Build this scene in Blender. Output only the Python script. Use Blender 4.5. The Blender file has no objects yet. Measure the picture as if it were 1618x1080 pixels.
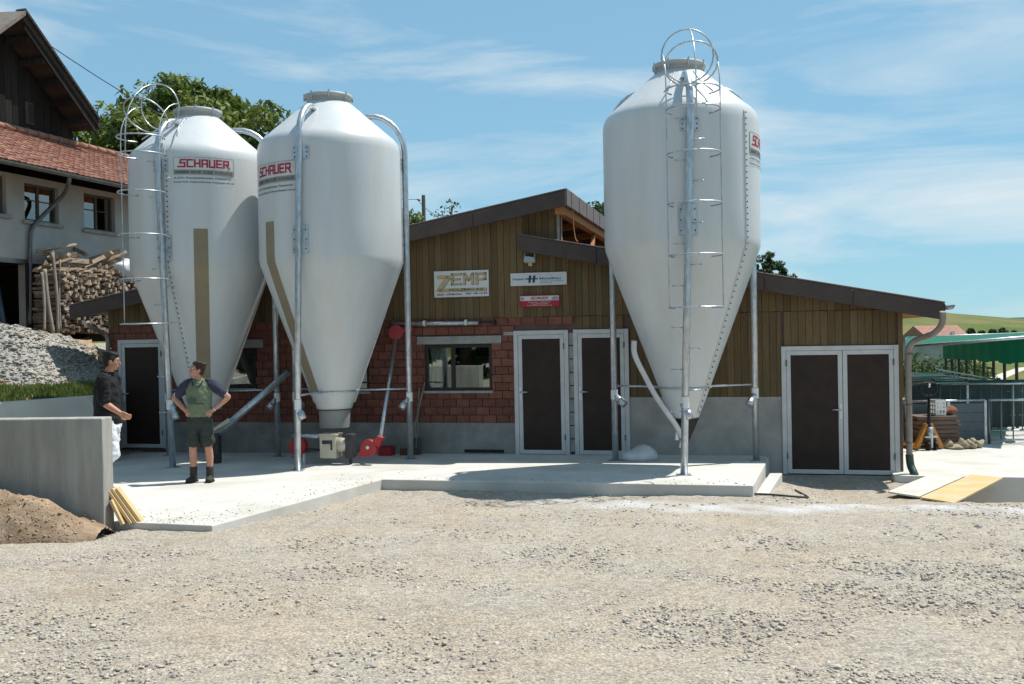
import bpy, math, random
import numpy as np
from mathutils import Vector, Matrix
random.seed(7); RNG = np.random.default_rng(7)
SC = bpy.context.scene
COL = SC.collection
# ---------------------------------------------------------------- camera
CZ = 2.25                                   # eye height above the yard datum
F = 1573.0; ROLL = math.radians(1.08); PIT = math.atan(15 / 1573.0)
cam_d = bpy.data.cameras.new('camera'); cam = bpy.data.objects.new('camera', cam_d); COL.objects.link(cam)
cam_d.sensor_width = 36; cam_d.lens = 36 * F / 1618; cam_d.clip_end = 9000; cam_d.clip_start = .05
cam.matrix_world = Matrix.Translation((0, 0, CZ)) @ Matrix.Rotation(math.pi / 2 - PIT, 4, 'X') @ Matrix.Rotation(-ROLL, 4, 'Z')
SC.camera = cam
# ---------------------------------------------------------------- sky and sun
SUN_EL = math.radians(63); SUN_H = Vector((.90, .42, 0)).normalized()
w = bpy.data.worlds.new('World'); SC.world = w; w.use_nodes = True
nt = w.node_tree; N = nt.nodes; L = nt.links; N.clear()
out = N.new('ShaderNodeOutputWorld'); bg = N.new('ShaderNodeBackground'); sky = N.new('ShaderNodeTexSky')
sky.sky_type = 'NISHITA'; sky.sun_disc = False; sky.sun_elevation = SUN_EL
sky.sun_rotation = math.atan2(SUN_H.x, SUN_H.y); sky.altitude = 500; sky.air_density = 1.0; sky.dust_density = .0; sky.ozone_density = 1.5
bg.inputs[1].default_value = .1
tc = N.new('ShaderNodeTexCoord'); mp = N.new('ShaderNodeMapping'); mp.inputs['Scale'].default_value = (1.25, 1.25, 6.5); mp.inputs['Rotation'].default_value = (0, .12, .5)
n1 = N.new('ShaderNodeTexNoise'); n1.inputs['Scale'].default_value = 2.3; n1.inputs['Detail'].default_value = 9; n1.inputs['Roughness'].default_value = .58; n1.inputs['Distortion'].default_value = .5
n2 = N.new('ShaderNodeTexNoise'); n2.inputs['Scale'].default_value = 1.1; n2.inputs['Detail'].default_value = 3
rp = N.new('ShaderNodeValToRGB'); rp.color_ramp.elements[0].position = .44; rp.color_ramp.elements[1].position = .72
rp2 = N.new('ShaderNodeValToRGB'); rp2.color_ramp.elements[0].position = .38; rp2.color_ramp.elements[1].position = .58
mm = N.new('ShaderNodeMath'); mm.operation = 'MULTIPLY'; mk = N.new('ShaderNodeMath'); mk.operation = 'MULTIPLY_ADD'; mk.inputs[1].default_value = .95; mk.inputs[2].default_value = .06
mx = N.new('ShaderNodeMix'); mx.data_type = 'RGBA'; mx.inputs['B'].default_value = (6.3, 7.0, 7.3, 1)
L.new(tc.outputs['Generated'], mp.inputs[0]); L.new(mp.outputs[0], n1.inputs[0]); L.new(mp.outputs[0], n2.inputs[0])
L.new(n1.outputs[0], rp.inputs[0]); L.new(n2.outputs[0], rp2.inputs[0]); L.new(rp.outputs[0], mm.inputs[0]); L.new(rp2.outputs[0], mm.inputs[1])
L.new(mm.outputs[0], mk.inputs[0]); L.new(mk.outputs[0], mx.inputs['Factor'])
gm = N.new('ShaderNodeGamma'); gm.inputs[1].default_value = .36
tn = N.new('ShaderNodeMix'); tn.data_type = 'RGBA'; tn.blend_type = 'MULTIPLY'; tn.inputs['Factor'].default_value = 1; tn.inputs['B'].default_value = (1.45, 2.58, 3.2, 1)   # clear alpine air: even, cyan-blue
L.new(sky.outputs[0], gm.inputs[0]); L.new(gm.outputs[0], tn.inputs['A']); L.new(tn.outputs['Result'], mx.inputs['A']); L.new(mx.outputs['Result'], bg.inputs[0]); L.new(bg.outputs[0], out.inputs[0])
sd = bpy.data.lights.new('sun', 'SUN'); sd.energy = 5.0; sd.angle = math.radians(.53); sd.color = (1, .955, .88)
so = bpy.data.objects.new('sun', sd); COL.objects.link(so)
tosun = SUN_H * math.cos(SUN_EL) + Vector((0, 0, math.sin(SUN_EL)))
so.rotation_euler = tosun.to_track_quat('Z', 'Y').to_euler(); so.location = (30, 10, 40)
SC.view_settings.view_transform = 'Standard'; SC.view_settings.look = 'None'; SC.view_settings.gamma = 1; SC.view_settings.exposure = 0.28
SC.view_settings.use_curve_mapping = False
SC.cycles.use_denoising = True; SC.cycles.max_bounces = 6; SC.cycles.transparent_max_bounces = 12

# ---------------------------------------------------------------- pixel to place (directions only; depth comes from the plane touched)
TH = math.radians(13.62); D0 = 17.8
def ray(px, py):
    a, b = px - 809, py - 540; c, s = math.cos(ROLL), math.sin(ROLL)
    a, b = a * c - b * s, a * s + b * c
    y = math.cos(PIT) - b / F * math.sin(PIT); z = -b / F * math.cos(PIT) - math.sin(PIT)
    return a / F / y, z / y
def at(px, py, Y):
    r = ray(px, py); return Vector((r[0] * Y, Y, r[1] * Y + CZ))
def slab_z(Y): return CZ - 2.10 - .022 * (Y - 14.4)
def on_slab(px, py):
    r = ray(px, py); Y = (-2.10 + .022 * 14.4) / (r[1] + .022); return Vector((r[0] * Y, Y, r[1] * Y + CZ))
def on_z(px, py, z):
    r = ray(px, py); Y = (z - CZ) / r[1]; return Vector((r[0] * Y, Y, z))
def on_wall(px, py, off=0):                  # -> (u, z) on the stable's front plane, off = metres in front of it
    r = ray(px, py); Y = (D0 * math.cos(TH) - off) / (r[0] * math.sin(TH) + math.cos(TH)); X = r[0] * Y
    return X * math.cos(TH) - (Y - D0) * math.sin(TH), r[1] * Y + CZ
def WU(u, v, z): return Vector((u * math.cos(TH) + v * math.sin(TH), D0 - u * math.sin(TH) + v * math.cos(TH), z))
def on_cyl(px, py, cx, cy, R):
    rx, rz = ray(px, py); a = rx * rx + 1; b = -2 * (cx * rx + cy); c = cx * cx + cy * cy - R * R
    d = max(b * b - 4 * a * c, 0); Y = (-b - math.sqrt(d)) / 2 / a
    return math.atan2(Y - cy, rx * Y - cx), rz * Y + CZ
def sm(a, b, x):
    t = np.clip((np.asarray(x, float) - a) / (b - a), 0, 1); return t * t * (3 - 2 * t)

# ---------------------------------------------------------------- materials
MATS = {}
def mat(name, c1, c2=None, scale=6, rough=.8, metal=0, bump=0, bscale=None, rand=0, stretch=(1, 1, 1), lo=.35, hi=.65, spec=.3, c3=None, s3=1.5, stain=None, trans=0, coat=0):
    if name in MATS: return MATS[name]
    m = bpy.data.materials.new(name); m.use_nodes = True; t = m.node_tree; n = t.nodes; l = t.links
    p = n['Principled BSDF']; p.inputs['Roughness'].default_value = rough; p.inputs['Metallic'].default_value = metal
    p.inputs['Specular IOR Level'].default_value = spec
    if coat: p.inputs['Coat Weight'].default_value = coat; p.inputs['Coat Roughness'].default_value = .12
    c2 = c2 or tuple(x * .82 for x in c1)
    tcn = n.new('ShaderNodeTexCoord'); mpn = n.new('ShaderNodeMapping'); mpn.inputs['Scale'].default_value = stretch
    l.new(tcn.outputs['Object'], mpn.inputs[0])
    oi = n.new('ShaderNodeObjectInfo')
    if rand:
        ad = n.new('ShaderNodeVectorMath'); sc = n.new('ShaderNodeVectorMath'); sc.operation = 'SCALE'; sc.inputs['Scale'].default_value = 37
        cmb = n.new('ShaderNodeCombineXYZ')
        for i in range(3): l.new(oi.outputs['Random'], cmb.inputs[i])
        l.new(cmb.outputs[0], sc.inputs[0]); l.new(mpn.outputs[0], ad.inputs[0]); l.new(sc.outputs[0], ad.inputs[1]); vec = ad.outputs[0]
    else: vec = mpn.outputs[0]
    ns = n.new('ShaderNodeTexNoise'); ns.inputs['Scale'].default_value = scale; ns.inputs['Detail'].default_value = 8; ns.inputs['Roughness'].default_value = .62
    l.new(vec, ns.inputs[0])
    r = n.new('ShaderNodeValToRGB'); r.color_ramp.elements[0].position = lo; r.color_ramp.elements[1].position = hi
    r.color_ramp.elements[0].color = (*c2, 1); r.color_ramp.elements[1].color = (*c1, 1); l.new(ns.outputs[0], r.inputs[0])
    col = r.outputs[0]
    def mix(a, bcol, fac, bt='MIX'):
        k = n.new('ShaderNodeMix'); k.data_type = 'RGBA'; k.blend_type = bt
        l.new(a, k.inputs['A'])
        if isinstance(bcol, tuple): k.inputs['B'].default_value = (*bcol, 1)
        else: l.new(bcol, k.inputs['B'])
        if isinstance(fac, float): k.inputs['Factor'].default_value = fac
        else: l.new(fac, k.inputs['Factor'])
        return k.outputs['Result']
    if c3:
        n3 = n.new('ShaderNodeTexNoise'); n3.inputs['Scale'].default_value = s3; n3.inputs['Detail'].default_value = 5; l.new(vec, n3.inputs[0])
        r3 = n.new('ShaderNodeValToRGB'); r3.color_ramp.elements[0].position = .47; r3.color_ramp.elements[1].position = .68; l.new(n3.outputs[0], r3.inputs[0])
        col = mix(col, c3, r3.outputs[0])
    if rand:
        hs = n.new('ShaderNodeHueSaturation'); mr = n.new('ShaderNodeMapRange'); mr.inputs[3].default_value = 1 - rand; mr.inputs[4].default_value = 1 + rand
        l.new(oi.outputs['Random'], mr.inputs[0]); l.new(mr.outputs[0], hs.inputs['Value']); l.new(col, hs.inputs['Color']); col = hs.outputs[0]
    l.new(col, p.inputs['Base Color'])
    if bump:
        nb = n.new('ShaderNodeTexNoise'); nb.inputs['Scale'].default_value = bscale or scale * 3; nb.inputs['Detail'].default_value = 6; l.new(vec, nb.inputs[0])
        bp = n.new('ShaderNodeBump'); bp.inputs['Strength'].default_value = bump; bp.inputs['Distance'].default_value = .02
        l.new(nb.outputs[0], bp.inputs['Height']); l.new(bp.outputs[0], p.inputs['Normal'])
    if trans:
        tr = n.new('ShaderNodeBsdfTranslucent'); ms = n.new('ShaderNodeMixShader'); ms.inputs[0].default_value = trans
        l.new(col, tr.inputs[0]); l.new(p.outputs[0], ms.inputs[1]); l.new(tr.outputs[0], ms.inputs[2]); l.new(ms.outputs[0], n['Material Output'].inputs[0])
    MATS[name] = m; return m
def glass_mat():
    m = bpy.data.materials.new('window_glass'); m.use_nodes = True; n = m.node_tree.nodes; l = m.node_tree.links
    n.remove(n['Principled BSDF']); g = n.new('ShaderNodeBsdfGlossy'); g.inputs['Roughness'].default_value = .015; g.inputs[0].default_value = (.9, .95, .93, 1)
    t = n.new('ShaderNodeBsdfTransparent'); t.inputs[0].default_value = (.75, .8, .78, 1); ms = n.new('ShaderNodeMixShader'); fr = n.new('ShaderNodeFresnel'); fr.inputs[0].default_value = 1.5
    ma = n.new('ShaderNodeMath'); ma.operation = 'MULTIPLY_ADD'; ma.inputs[1].default_value = 1.3; ma.inputs[2].default_value = .16
    l.new(fr.outputs[0], ma.inputs[0]); l.new(ma.outputs[0], ms.inputs[0]); l.new(t.outputs[0], ms.inputs[1]); l.new(g.outputs[0], ms.inputs[2]); l.new(ms.outputs[0], n['Material Output'].inputs[0])
    return m
GLASS = glass_mat()
CONC = mat('concrete_slab_light', (.585, .57, .53), (.49, .475, .44), 1.6, .9, bump=.25, bscale=40, c3=(.45, .435, .39), s3=1.1)
CONCW = mat('concrete_wall_cast', (.41, .40, .37), (.26, .255, .235), 2.6, .9, bump=.35, bscale=30, stretch=(1.6, 1.6, .3), lo=.3, hi=.7, c3=(.25, .245, .22), s3=2.1)
CONCB = mat('concrete_plinth', (.30, .295, .275), (.2, .2, .19), 3, .9, bump=.2, bscale=30, c3=(.17, .165, .155), s3=1.6)
GRP = mat('silo_fibreglass', (.575, .60, .605), (.52, .545, .555), 3.5, .36, spec=.5, stretch=(1.5, 1.5, .16), bump=.10, bscale=40, lo=.3, hi=.7, c3=(.545, .555, .54), s3=2.4)
GALV = mat('galvanised_steel', (.56, .60, .63), (.36, .39, .42), 18, .38, metal=.75, stretch=(1, 1, .4), spec=.5)
STEEL = mat('dark_steel', (.07, .07, .075), (.04, .04, .045), 8, .5, metal=.4)
ALU = mat('door_frame_aluminium', (.56, .57, .57), (.48, .49, .5), 5, .45, metal=.15, spec=.5)
BROWN = mat('door_panel_brown', (.036, .022, .017), (.024, .015, .012), 4, .5, bump=.08, bscale=120, spec=.25)
BOARD = mat('facade_larch_boards', (.172, .115, .055), (.10, .067, .033), 4, .85, stretch=(13, 13, .6), rand=.22, bump=.25, bscale=14, lo=.3, hi=.7, c3=(.125, .095, .052), s3=.8)
BRICK = mat('red_clay_block', (.205, .082, .058), (.15, .06, .044), 9, .9, rand=.2, bump=.3, bscale=40)
MORT = mat('mortar', (.17, .11, .09), (.13, .085, .07), 12, .95)
FASC = mat('brown_fibre_cement', (.078, .058, .052), (.055, .041, .038), 3, .6, bump=.06)
RIDGE = mat('ridge_cap_brown', (.15, .115, .105), (.11, .085, .08), 5, .55)
RAFT = mat('new_timber', (.42, .19, .07), (.33, .14, .05), 5, .8, stretch=(1, 1, 4), bump=.1)
DARKW = mat('weathered_barn_wood', (.030, .026, .023), (.012, .011, .010), 3, .9, stretch=(6, 6, .4), rand=.45, bump=.3, bscale=12)
GREYW = mat('sun_bleached_barn_wood', (.09, .075, .06), (.05, .042, .034), 3, .9, stretch=(6, 6, .4), rand=.3, bump=.3)
PLAST = mat('old_lime_plaster', (.46, .455, .43), (.37, .365, .34), 1.3, .95, bump=.25, bscale=22, c3=(.36, .345, .31), s3=.7)
TILE = mat('clay_roof_tile', (.40, .20, .14), (.29, .14, .10), 2.2, .85, bump=.2, c3=(.25, .15, .12), s3=5)
BTILE = mat('old_dark_roof_tile', (.05, .042, .036), (.03, .026, .023), 3, .9)
ZINC = mat('zinc_gutter', (.17, .175, .18), (.12, .125, .13), 6, .5, metal=.5)
PIPEB = mat('brown_downpipe', (.30, .26, .235), (.22, .19, .17), 6, .5, metal=.25)
REDP = mat('red_plastic', (.36, .02, .025), (.28, .014, .018), 8, .45, spec=.5)
WHITE = mat('white_paint', (.74, .74, .72), (.68, .68, .66), 4, .5)
CREAM = mat('cream_enamel', (.52, .48, .38), (.46, .42, .33), 7, .45)
BEIGE = mat('translucent_sight_strip', (.27, .225, .15), (.22, .18, .12), 2, .5)
REDINK = mat('red_ink', (.40, .025, .05), None, 5, .6)
GREYINK = mat('grey_ink', (.30, .305, .29), None, 5, .6)
DARKINK = mat('dark_ink', (.035, .035, .04), None, 5, .6)
BLUEINK = mat('blue_ink', (.03, .19, .44), None, 5, .6)
TANINK = mat('tan_ink', (.50, .40, .24), None, 5, .6)
BLACK = mat('black_rubber', (.018, .018, .019), None, 5, .6)
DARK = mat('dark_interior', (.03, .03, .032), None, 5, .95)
WFRAME = mat('dark_window_frame', (.025, .022, .021), None, 5, .5)
LINTEL = mat('grey_lintel', (.34, .335, .31), (.26, .255, .235), 6, .9, bump=.2)
PLY = mat('pale_plywood', (.60, .58, .52), (.50, .48, .42), 3, .8, stretch=(1, 6, 1), c3=(.45, .42, .35), s3=2)
PLYY = mat('yellow_formwork_board', (.60, .42, .19), (.50, .35, .16), 2.5, .7, stretch=(1, 5, 1), c3=(.52, .44, .30), s3=1.3)
LOGM = mat('split_firewood', (.52, .42, .31), (.13, .095, .07), 5, .9, rand=.45, stretch=(1, 1, 1), bump=.3)
BARK = mat('tree_bark', (.11, .085, .06), (.06, .047, .034), 9, .95, bump=.6)
POLEW = mat('weathered_pole', (.30, .26, .22), (.18, .155, .13), 5, .9, stretch=(3, 3, .6))
NET = mat('green_shade_net', (.012, .19, .11), (.009, .15, .085), 30, .75, trans=.35)
PVC = mat('grey_pen_panel', (.11, .14, .15), (.085, .11, .12), 3, .5, spec=.4)
PVCD = mat('dark_pen_panel', (.035, .06, .06), (.028, .048, .05), 3, .6)
YEL = mat('yellow_truck_paint', (.55, .22, .02), (.46, .18, .02), 9, .4, spec=.5)
SKIN = mat('skin', (.48, .25, .17), (.43, .21, .145), 14, .55)
SKIN2 = mat('skin_tanned', (.46, .23, .15), (.41, .19, .125), 14, .55)
HAIRB = mat('brown_hair', (.05, .028, .018), (.03, .018, .012), 40, .6, bump=.5, bscale=90)
HAIRK = mat('black_hair', (.012, .010, .010), (.008, .007, .007), 40, .5, bump=.5, bscale=90)
SHIRTG = mat('green_jersey', (.165, .20, .125), (.13, .165, .10), 7, .9, bump=.3, bscale=12)
SHIRTN = mat('navy_jersey', (.045, .045, .075), (.035, .035, .06), 7, .9, bump=.25, bscale=12)
SHORTG = mat('dark_green_shorts', (.040, .052, .045), (.028, .037, .032), 7, .9, bump=.4, bscale=9)
BLKC = mat('black_polo', (.012, .013, .015), (.008, .009, .010), 6, .9, bump=.4, bscale=9)
WHTC = mat('white_shorts', (.68, .69, .72), (.60, .61, .65), 6, .9, bump=.4, bscale=10)
BOOT = mat('leather_boot', (.045, .038, .034), (.03, .025, .022), 15, .7, bump=.3)
SACK = mat('paper_sack', (.36, .31, .22), (.27, .23, .16), 7, .9, bump=.4)
FOIL = mat('pale_plastic_sheet', (.62, .63, .64), (.5, .51, .52), 5, .5, bump=.5, bscale=8)
BLUEC = mat('blue_corrugated_sheet', (.10, .145, .22), (.08, .115, .18), 4, .5)
STONE = mat('crushed_stone', (.44, .42, .385), (.27, .265, .255), 23, .92, rand=.35, bump=.3, bscale=60)
ROAD = mat('pale_gravel_road', (.55, .51, .44), (.48, .45, .39), .6, .95)
HOSE = mat('black_hose', (.025, .026, .028), None, 5, .5)
def leaf_mat(name, c1, c2): return mat(name, c1, c2, 1.1, .6, trans=.3, lo=.38, hi=.62, spec=.35)
LEAF = leaf_mat('walnut_leaves', (.18, .225, .045), (.085, .13, .025))
LEAFD = leaf_mat('dark_leaves', (.052, .088, .026), (.028, .052, .016))
LEAFS = leaf_mat('shrub_leaves', (.10, .145, .03), (.05, .08, .02))
GRASS = mat('grass_blades', (.19, .23, .06), (.10, .145, .035), 5, .8, trans=.25)

# ---------------------------------------------------------------- mesh builder
class MB:
    def __init__(s): s.v = []; s.f = []; s.sm = []
    def add(s, vs, fs, smooth=False):
        o = len(s.v); s.v += [tuple(x) for x in vs]; s.f += [[i + o for i in f] for f in fs]; s.sm += [smooth] * len(fs); return s
    def box(s, x0, x1, y0, y1, z0, z1, M=None):
        vs = [Vector((x, y, z)) for z in (z0, z1) for x, y in ((x0, y0), (x1, y0), (x1, y1), (x0, y1))]
        if M: vs = [M @ v for v in vs]
        return s.add(vs, [(3, 2, 1, 0), (4, 5, 6, 7), (0, 1, 5, 4), (1, 2, 6, 5), (2, 3, 7, 6), (3, 0, 4, 7)])
    def bar(s, a, b, wx, wy, up=(0, 0, 1)):              # rectangular bar from a to b
        a = Vector(a); b = Vector(b); d = (b - a).normalized(); u = Vector(up)
        if abs(d.dot(u)) > .98: u = Vector((1, 0, 0))
        x = d.cross(u).normalized() * wx / 2; y = x.cross(d).normalized() * wy / 2
        vs = [p + q for p in (a, b) for q in (-x - y, x - y, x + y, -x + y)]
        return s.add(vs, [(3, 2, 1, 0), (4, 5, 6, 7), (0, 1, 5, 4), (1, 2, 6, 5), (2, 3, 7, 6), (3, 0, 4, 7)])
    def tube(s, pts, r, n=10, cap=True, flat=None):
        pts = [Vector(p) for p in pts]; k = len(pts); rs = r if isinstance(r, (list, tuple)) else [r] * k
        d0 = (pts[1] - pts[0]).normalized(); ref = Vector((0, 0, 1)) if abs(d0.z) < .9 else Vector((1, 0, 0))
        x = d0.cross(ref).normalized(); o = len(s.v)
        for i, p in enumerate(pts):
            d = (pts[min(i + 1, k - 1)] - pts[max(i - 1, 0)]).normalized()
            x = (x - d * x.dot(d)).normalized(); y = d.cross(x); R = rs[i]
            ra, rb = R if isinstance(R, (list, tuple)) else (R, R)
            for j in range(n):
                a = 2 * math.pi * j / n; s.v.append(tuple(p + x * (math.cos(a) * ra) + y * (math.sin(a) * rb)))
        for i in range(k - 1):
            for j in range(n):
                q = (j + 1) % n; s.f.append([o + i * n + j, o + i * n + q, o + (i + 1) * n + q, o + (i + 1) * n + j]); s.sm.append(True)
        if cap:
            s.f.append([o + j for j in range(n)][::-1]); s.f.append([o + (k - 1) * n + j for j in range(n)]); s.sm += [False, False]
        return s
    def lathe(s, prof, n=48, c=(0, 0, 0), cap=True):
        o = len(s.v)
        for r, z in prof:
            for j in range(n):
                a = 2 * math.pi * j / n; s.v.append((c[0] + r * math.cos(a), c[1] + r * math.sin(a), c[2] + z))
        for i in range(len(prof) - 1):
            for j in range(n):
                q = (j + 1) % n; s.f.append([o + i * n + j, o + i * n + q, o + (i + 1) * n + q, o + (i + 1) * n + j]); s.sm.append(True)
        if cap:
            s.f.append([o + j for j in range(n)][::-1]); s.f.append([o + (len(prof) - 1) * n + j for j in range(n)]); s.sm += [False, False]
        return s
    def ball(s, c, r, n=10, m=7):
        rx, ry, rz = r if isinstance(r, (tuple, list)) else (r, r, r); o = len(s.v)
        s.v.append((c[0], c[1], c[2] - rz))
        for i in range(1, m):
            t = -math.pi / 2 + math.pi * i / m
            for j in range(n):
                a = 2 * math.pi * j / n; s.v.append((c[0] + rx * math.cos(t) * math.cos(a), c[1] + ry * math.cos(t) * math.sin(a), c[2] + rz * math.sin(t)))
        s.v.append((c[0], c[1], c[2] + rz)); e = len(s.v) - 1
        for j in range(n):
            q = (j + 1) % n; s.f.append([o, o + 1 + q, o + 1 + j]); s.sm.append(True)
            for i in range(m - 2): s.f.append([o + 1 + i * n + j, o + 1 + i * n + q, o + 1 + (i + 1) * n + q, o + 1 + (i + 1) * n + j]); s.sm.append(True)
            s.f.append([o + 1 + (m - 2) * n + j, o + 1 + (m - 2) * n + q, e]); s.sm.append(True)
        return s
    def prism(s, poly, vec):                              # poly: ordered 3-D points, extruded by vec
        n = len(poly); vec = Vector(vec); vs = [Vector(p) for p in poly] + [Vector(p) + vec for p in poly]
        return s.add(vs, [list(range(n))[::-1], [n + i for i in range(n)]] + [[i, (i + 1) % n, n + (i + 1) % n, n + i] for i in range(n)])
    def mesh(s, name):
        me = bpy.data.meshes.new(name); me.from_pydata(s.v, [], s.f); me.polygons.foreach_set('use_smooth', s.sm); me.update(); return me
    def build(s, name, m, parent=None, bevel=0):
        o = bpy.data.objects.new(name, s.mesh(name)); o.data.materials.append(m); COL.objects.link(o)
        if parent: o.parent = parent
        if bevel:
            b = o.modifiers.new('b', 'BEVEL'); b.width = bevel; b.segments = 2; b.limit_method = 'ANGLE'
        return o
def tag(o, label=None, cat=None, group=None, kind=None):
    if label: o['label'] = label
    if cat: o['category'] = cat
    if group: o['group'] = group
    if kind: o['kind'] = kind
    return o
def empty(name, loc=(0, 0, 0), rz=0, **k):
    o = bpy.data.objects.new(name, None); COL.objects.link(o); o.location = loc; o.rotation_euler.z = rz; o.empty_display_size = .2
    return tag(o, **k)
def place(name, me, m, parent=None, loc=(0, 0, 0), rot=(0, 0, 0), scale=(1, 1, 1)):
    if m and not me.materials: me.materials.append(m)
    o = bpy.data.objects.new(name, me); COL.objects.link(o); o.location = loc; o.rotation_euler = rot; o.scale = scale
    if parent: o.parent = parent
    return o
def copy_tree(o, parent=None):
    c = o.copy(); COL.objects.link(c); c.parent = parent
    for ch in list(o.children): copy_tree(ch, c)
    return c
def raw(name, V, Fc, m, parent=None, smooth=False, tri=True):
    me = bpy.data.meshes.new(name); V = np.asarray(V, np.float32); Fc = np.asarray(Fc, np.int32); k = Fc.shape[1]
    me.vertices.add(len(V)); me.vertices.foreach_set('co', V.ravel()); me.loops.add(Fc.size); me.loops.foreach_set('vertex_index', Fc.ravel())
    me.polygons.add(len(Fc)); me.polygons.foreach_set('loop_start', np.arange(len(Fc), dtype=np.int32) * k); me.polygons.foreach_set('loop_total', np.full(len(Fc), k, np.int32))
    if smooth: me.polygons.foreach_set('use_smooth', np.ones(len(Fc), bool))
    me.update(calc_edges=True); me.validate()
    if m: me.materials.append(m)
    o = bpy.data.objects.new(name, me); COL.objects.link(o)
    if parent: o.parent = parent
    return o
_tx = {}
def text_geo(s, size):                                     # flat glyph outlines -> verts, faces (x right, y up)
    key = (s, size)
    if key in _tx: return _tx[key]
    cu = bpy.data.curves.new('lettering', 'FONT'); cu.body = s; cu.size = size; cu.resolution_u = 2; cu.offset = .022
    o = bpy.data.objects.new('lettering', cu); COL.objects.link(o); dg = bpy.context.evaluated_depsgraph_get(); dg.update()
    me = bpy.data.meshes.new_from_object(o.evaluated_get(dg)); V = [v.co.copy() for v in me.vertices]; Fs = [list(p.vertices) for p in me.polygons]
    bpy.data.objects.remove(o); bpy.data.curves.remove(cu); bpy.data.meshes.remove(me)
    x0 = min(v.x for v in V); x1 = max(v.x for v in V); y0 = min(v.y for v in V); y1 = max(v.y for v in V)
    _tx[key] = ([(v.x - x0, v.y - y0) for v in V], Fs, x1 - x0, y1 - y0); return _tx[key]
def put_text(mb, s, x0, x1, y0, y1, f):                    # fit the words into a box, f maps (x, y) to a place
    V, Fs, w_, h_ = text_geo(s, 1.0)
    mb.add([f(x0 + v[0] / w_ * (x1 - x0), y0 + v[1] / h_ * (y1 - y0)) for v in V], Fs)
STROKES = {'S': [((4.2, 6), (.6, 6), (.0, 3.2), (3.8, 3.2), (3.8, 0), (-1.6, 0))], 'C': [((4, 6), (0, 6), (0, 0), (4, 0))], 'H': [((0, 0), (0, 6)), ((4, 0), (4, 6)), ((0, 3), (4, 3))],
           'A': [((0, 0), (0, 6), (4, 6), (4, 0)), ((0, 2.6), (4, 2.6))], 'U': [((0, 6), (0, 0), (4, 0), (4, 6))], 'E': [((4, 6), (0, 6), (0, 0), (4, 0)), ((0, 3), (3.4, 3))],
           'R': [((0, 0), (0, 6), (4, 6), (4, 2.8), (0, 2.8)), ((2.2, 2.8), (4.6, -.4))], 'Z': [((-.5, 6), (4, 6), (0, 0), (19, 0))], 'M': [((0, 0), (0, 6), (2, 2.5), (4, 6), (4, 0))],
           'P': [((0, 0), (0, 6), (4, 6), (4, 2.6), (0, 2.6))]}
def block_word(mb, word, x0, x1, y0, y1, f, t=1.25, gap=1.9, slant=0.0):
    W = len(word) * 4 + (len(word) - 1) * (gap + 0); X = 0
    def q(x, y): return f(x0 + (x + slant * y) / W * (x1 - x0), y0 + y / 6 * (y1 - y0))
    for ch in word:
        for st in STROKES[ch]:
            for (ax, ay), (bx, by) in zip(st, st[1:]):
                d = math.hypot(bx - ax, by - ay); ux, uy = (bx - ax) / d, (by - ay) / d; h = t / 2; ax_, ay_, bx_, by_ = ax - ux * h, ay - uy * h, bx + ux * h, by + uy * h
                mb.add([q(X + ax_ - uy * h, ay_ + ux * h), q(X + ax_ + uy * h, ay_ - ux * h), q(X + bx_ + uy * h, by_ - ux * h), q(X + bx_ - uy * h, by_ + ux * h)], [(0, 1, 2, 3)])
        X += 4 + gap

# ---------------------------------------------------------------- ground
WB0 = Vector((-8.25, 16.2)); WB1 = Vector((-7.2, 17.85)); BC = WU(-8.25, 0, 0)     # retaining wall line, stable corner
def ground_h(x, y):
    x = np.asarray(x, float); y = np.asarray(y, float)
    h = .01 + .052 * np.clip(13.5 - y, 0, 9.5)
    h = h - .27 * sm(3.2, 4.9, x) * sm(11.5, 14.3, y) - .95 * sm(6.35, 7.3, x) * sm(10.5, 12.8, y) * (1 - sm(18, 22, y))
    q = -(x + 7.2) * .844 + (y - 17.85) * .537
    bank = .82 + .5 * sm(.1, 1.5, q) + .8 * sm(1.3, 4.0, q) + .2 * sm(5.5, 9, q)
    n2 = Vector((BC.y - WB1.y, -(BC.x - WB1.x))).normalized(); side = (x - WB1.x) * n2.x + (y - WB1.y) * n2.y       # >0 right of the return wall
    on = sm(.02, .2, q) * (1 - sm(-.2, -.02, side)) * (1 - sm(-8.5, -8.3, x * math.cos(TH) - (y - D0) * math.sin(TH)) * sm(19.5, 20.2, y))
    h = h * (1 - on) + bank * on
    # behind the stable and out to the fields
    h = h + (sm(34, 45, y) * (1 - sm(4, 16, x))) * (2.1 - h)
    vall = sm(12, 24, x) * sm(18, 40, y); v = -.4 - 4.2 * sm(24, 75, y) + 0 * x
    crest = CZ + np.clip(3.0 - .13 * (x - 150), -6, 22); v = v + (crest - v) * sm(110, 360, y); v = v - 30 * sm(380, 900, y)
    h = h * (1 - vall) + v * vall
    return h
def axis(lo, hi, step, far, g=1.22):
    a = list(np.arange(lo, hi, step)); s = step; x = a[-1]
    while x < far: s *= g; x += s; a.append(x)
    s = step; x = a[0]; b = []
    while x > -far: s *= g; x -= s; b.append(x)
    return np.array(b[::-1] + a)
xs = axis(-11, 9, .11, 2600); ys = axis(3.5, 24, .11, 2600)
GX, GY = np.meshgrid(xs, ys); GH = ground_h(GX, GY)
near = (1 - sm(11, 20, np.abs(GX))) * (1 - sm(22, 30, np.abs(GY)))
GH = GH + near * (.012 * np.sin(GX * 2.1 + 1.3 * np.sin(GY * 1.7)) * np.sin(GY * 2.6 + GX) + RNG.normal(0, .005, GX.shape))
bankm = sm(-7.0, -7.4, -0 + GX) * sm(15, 16.5, GY) * (1 - sm(40, 60, GY))
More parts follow.
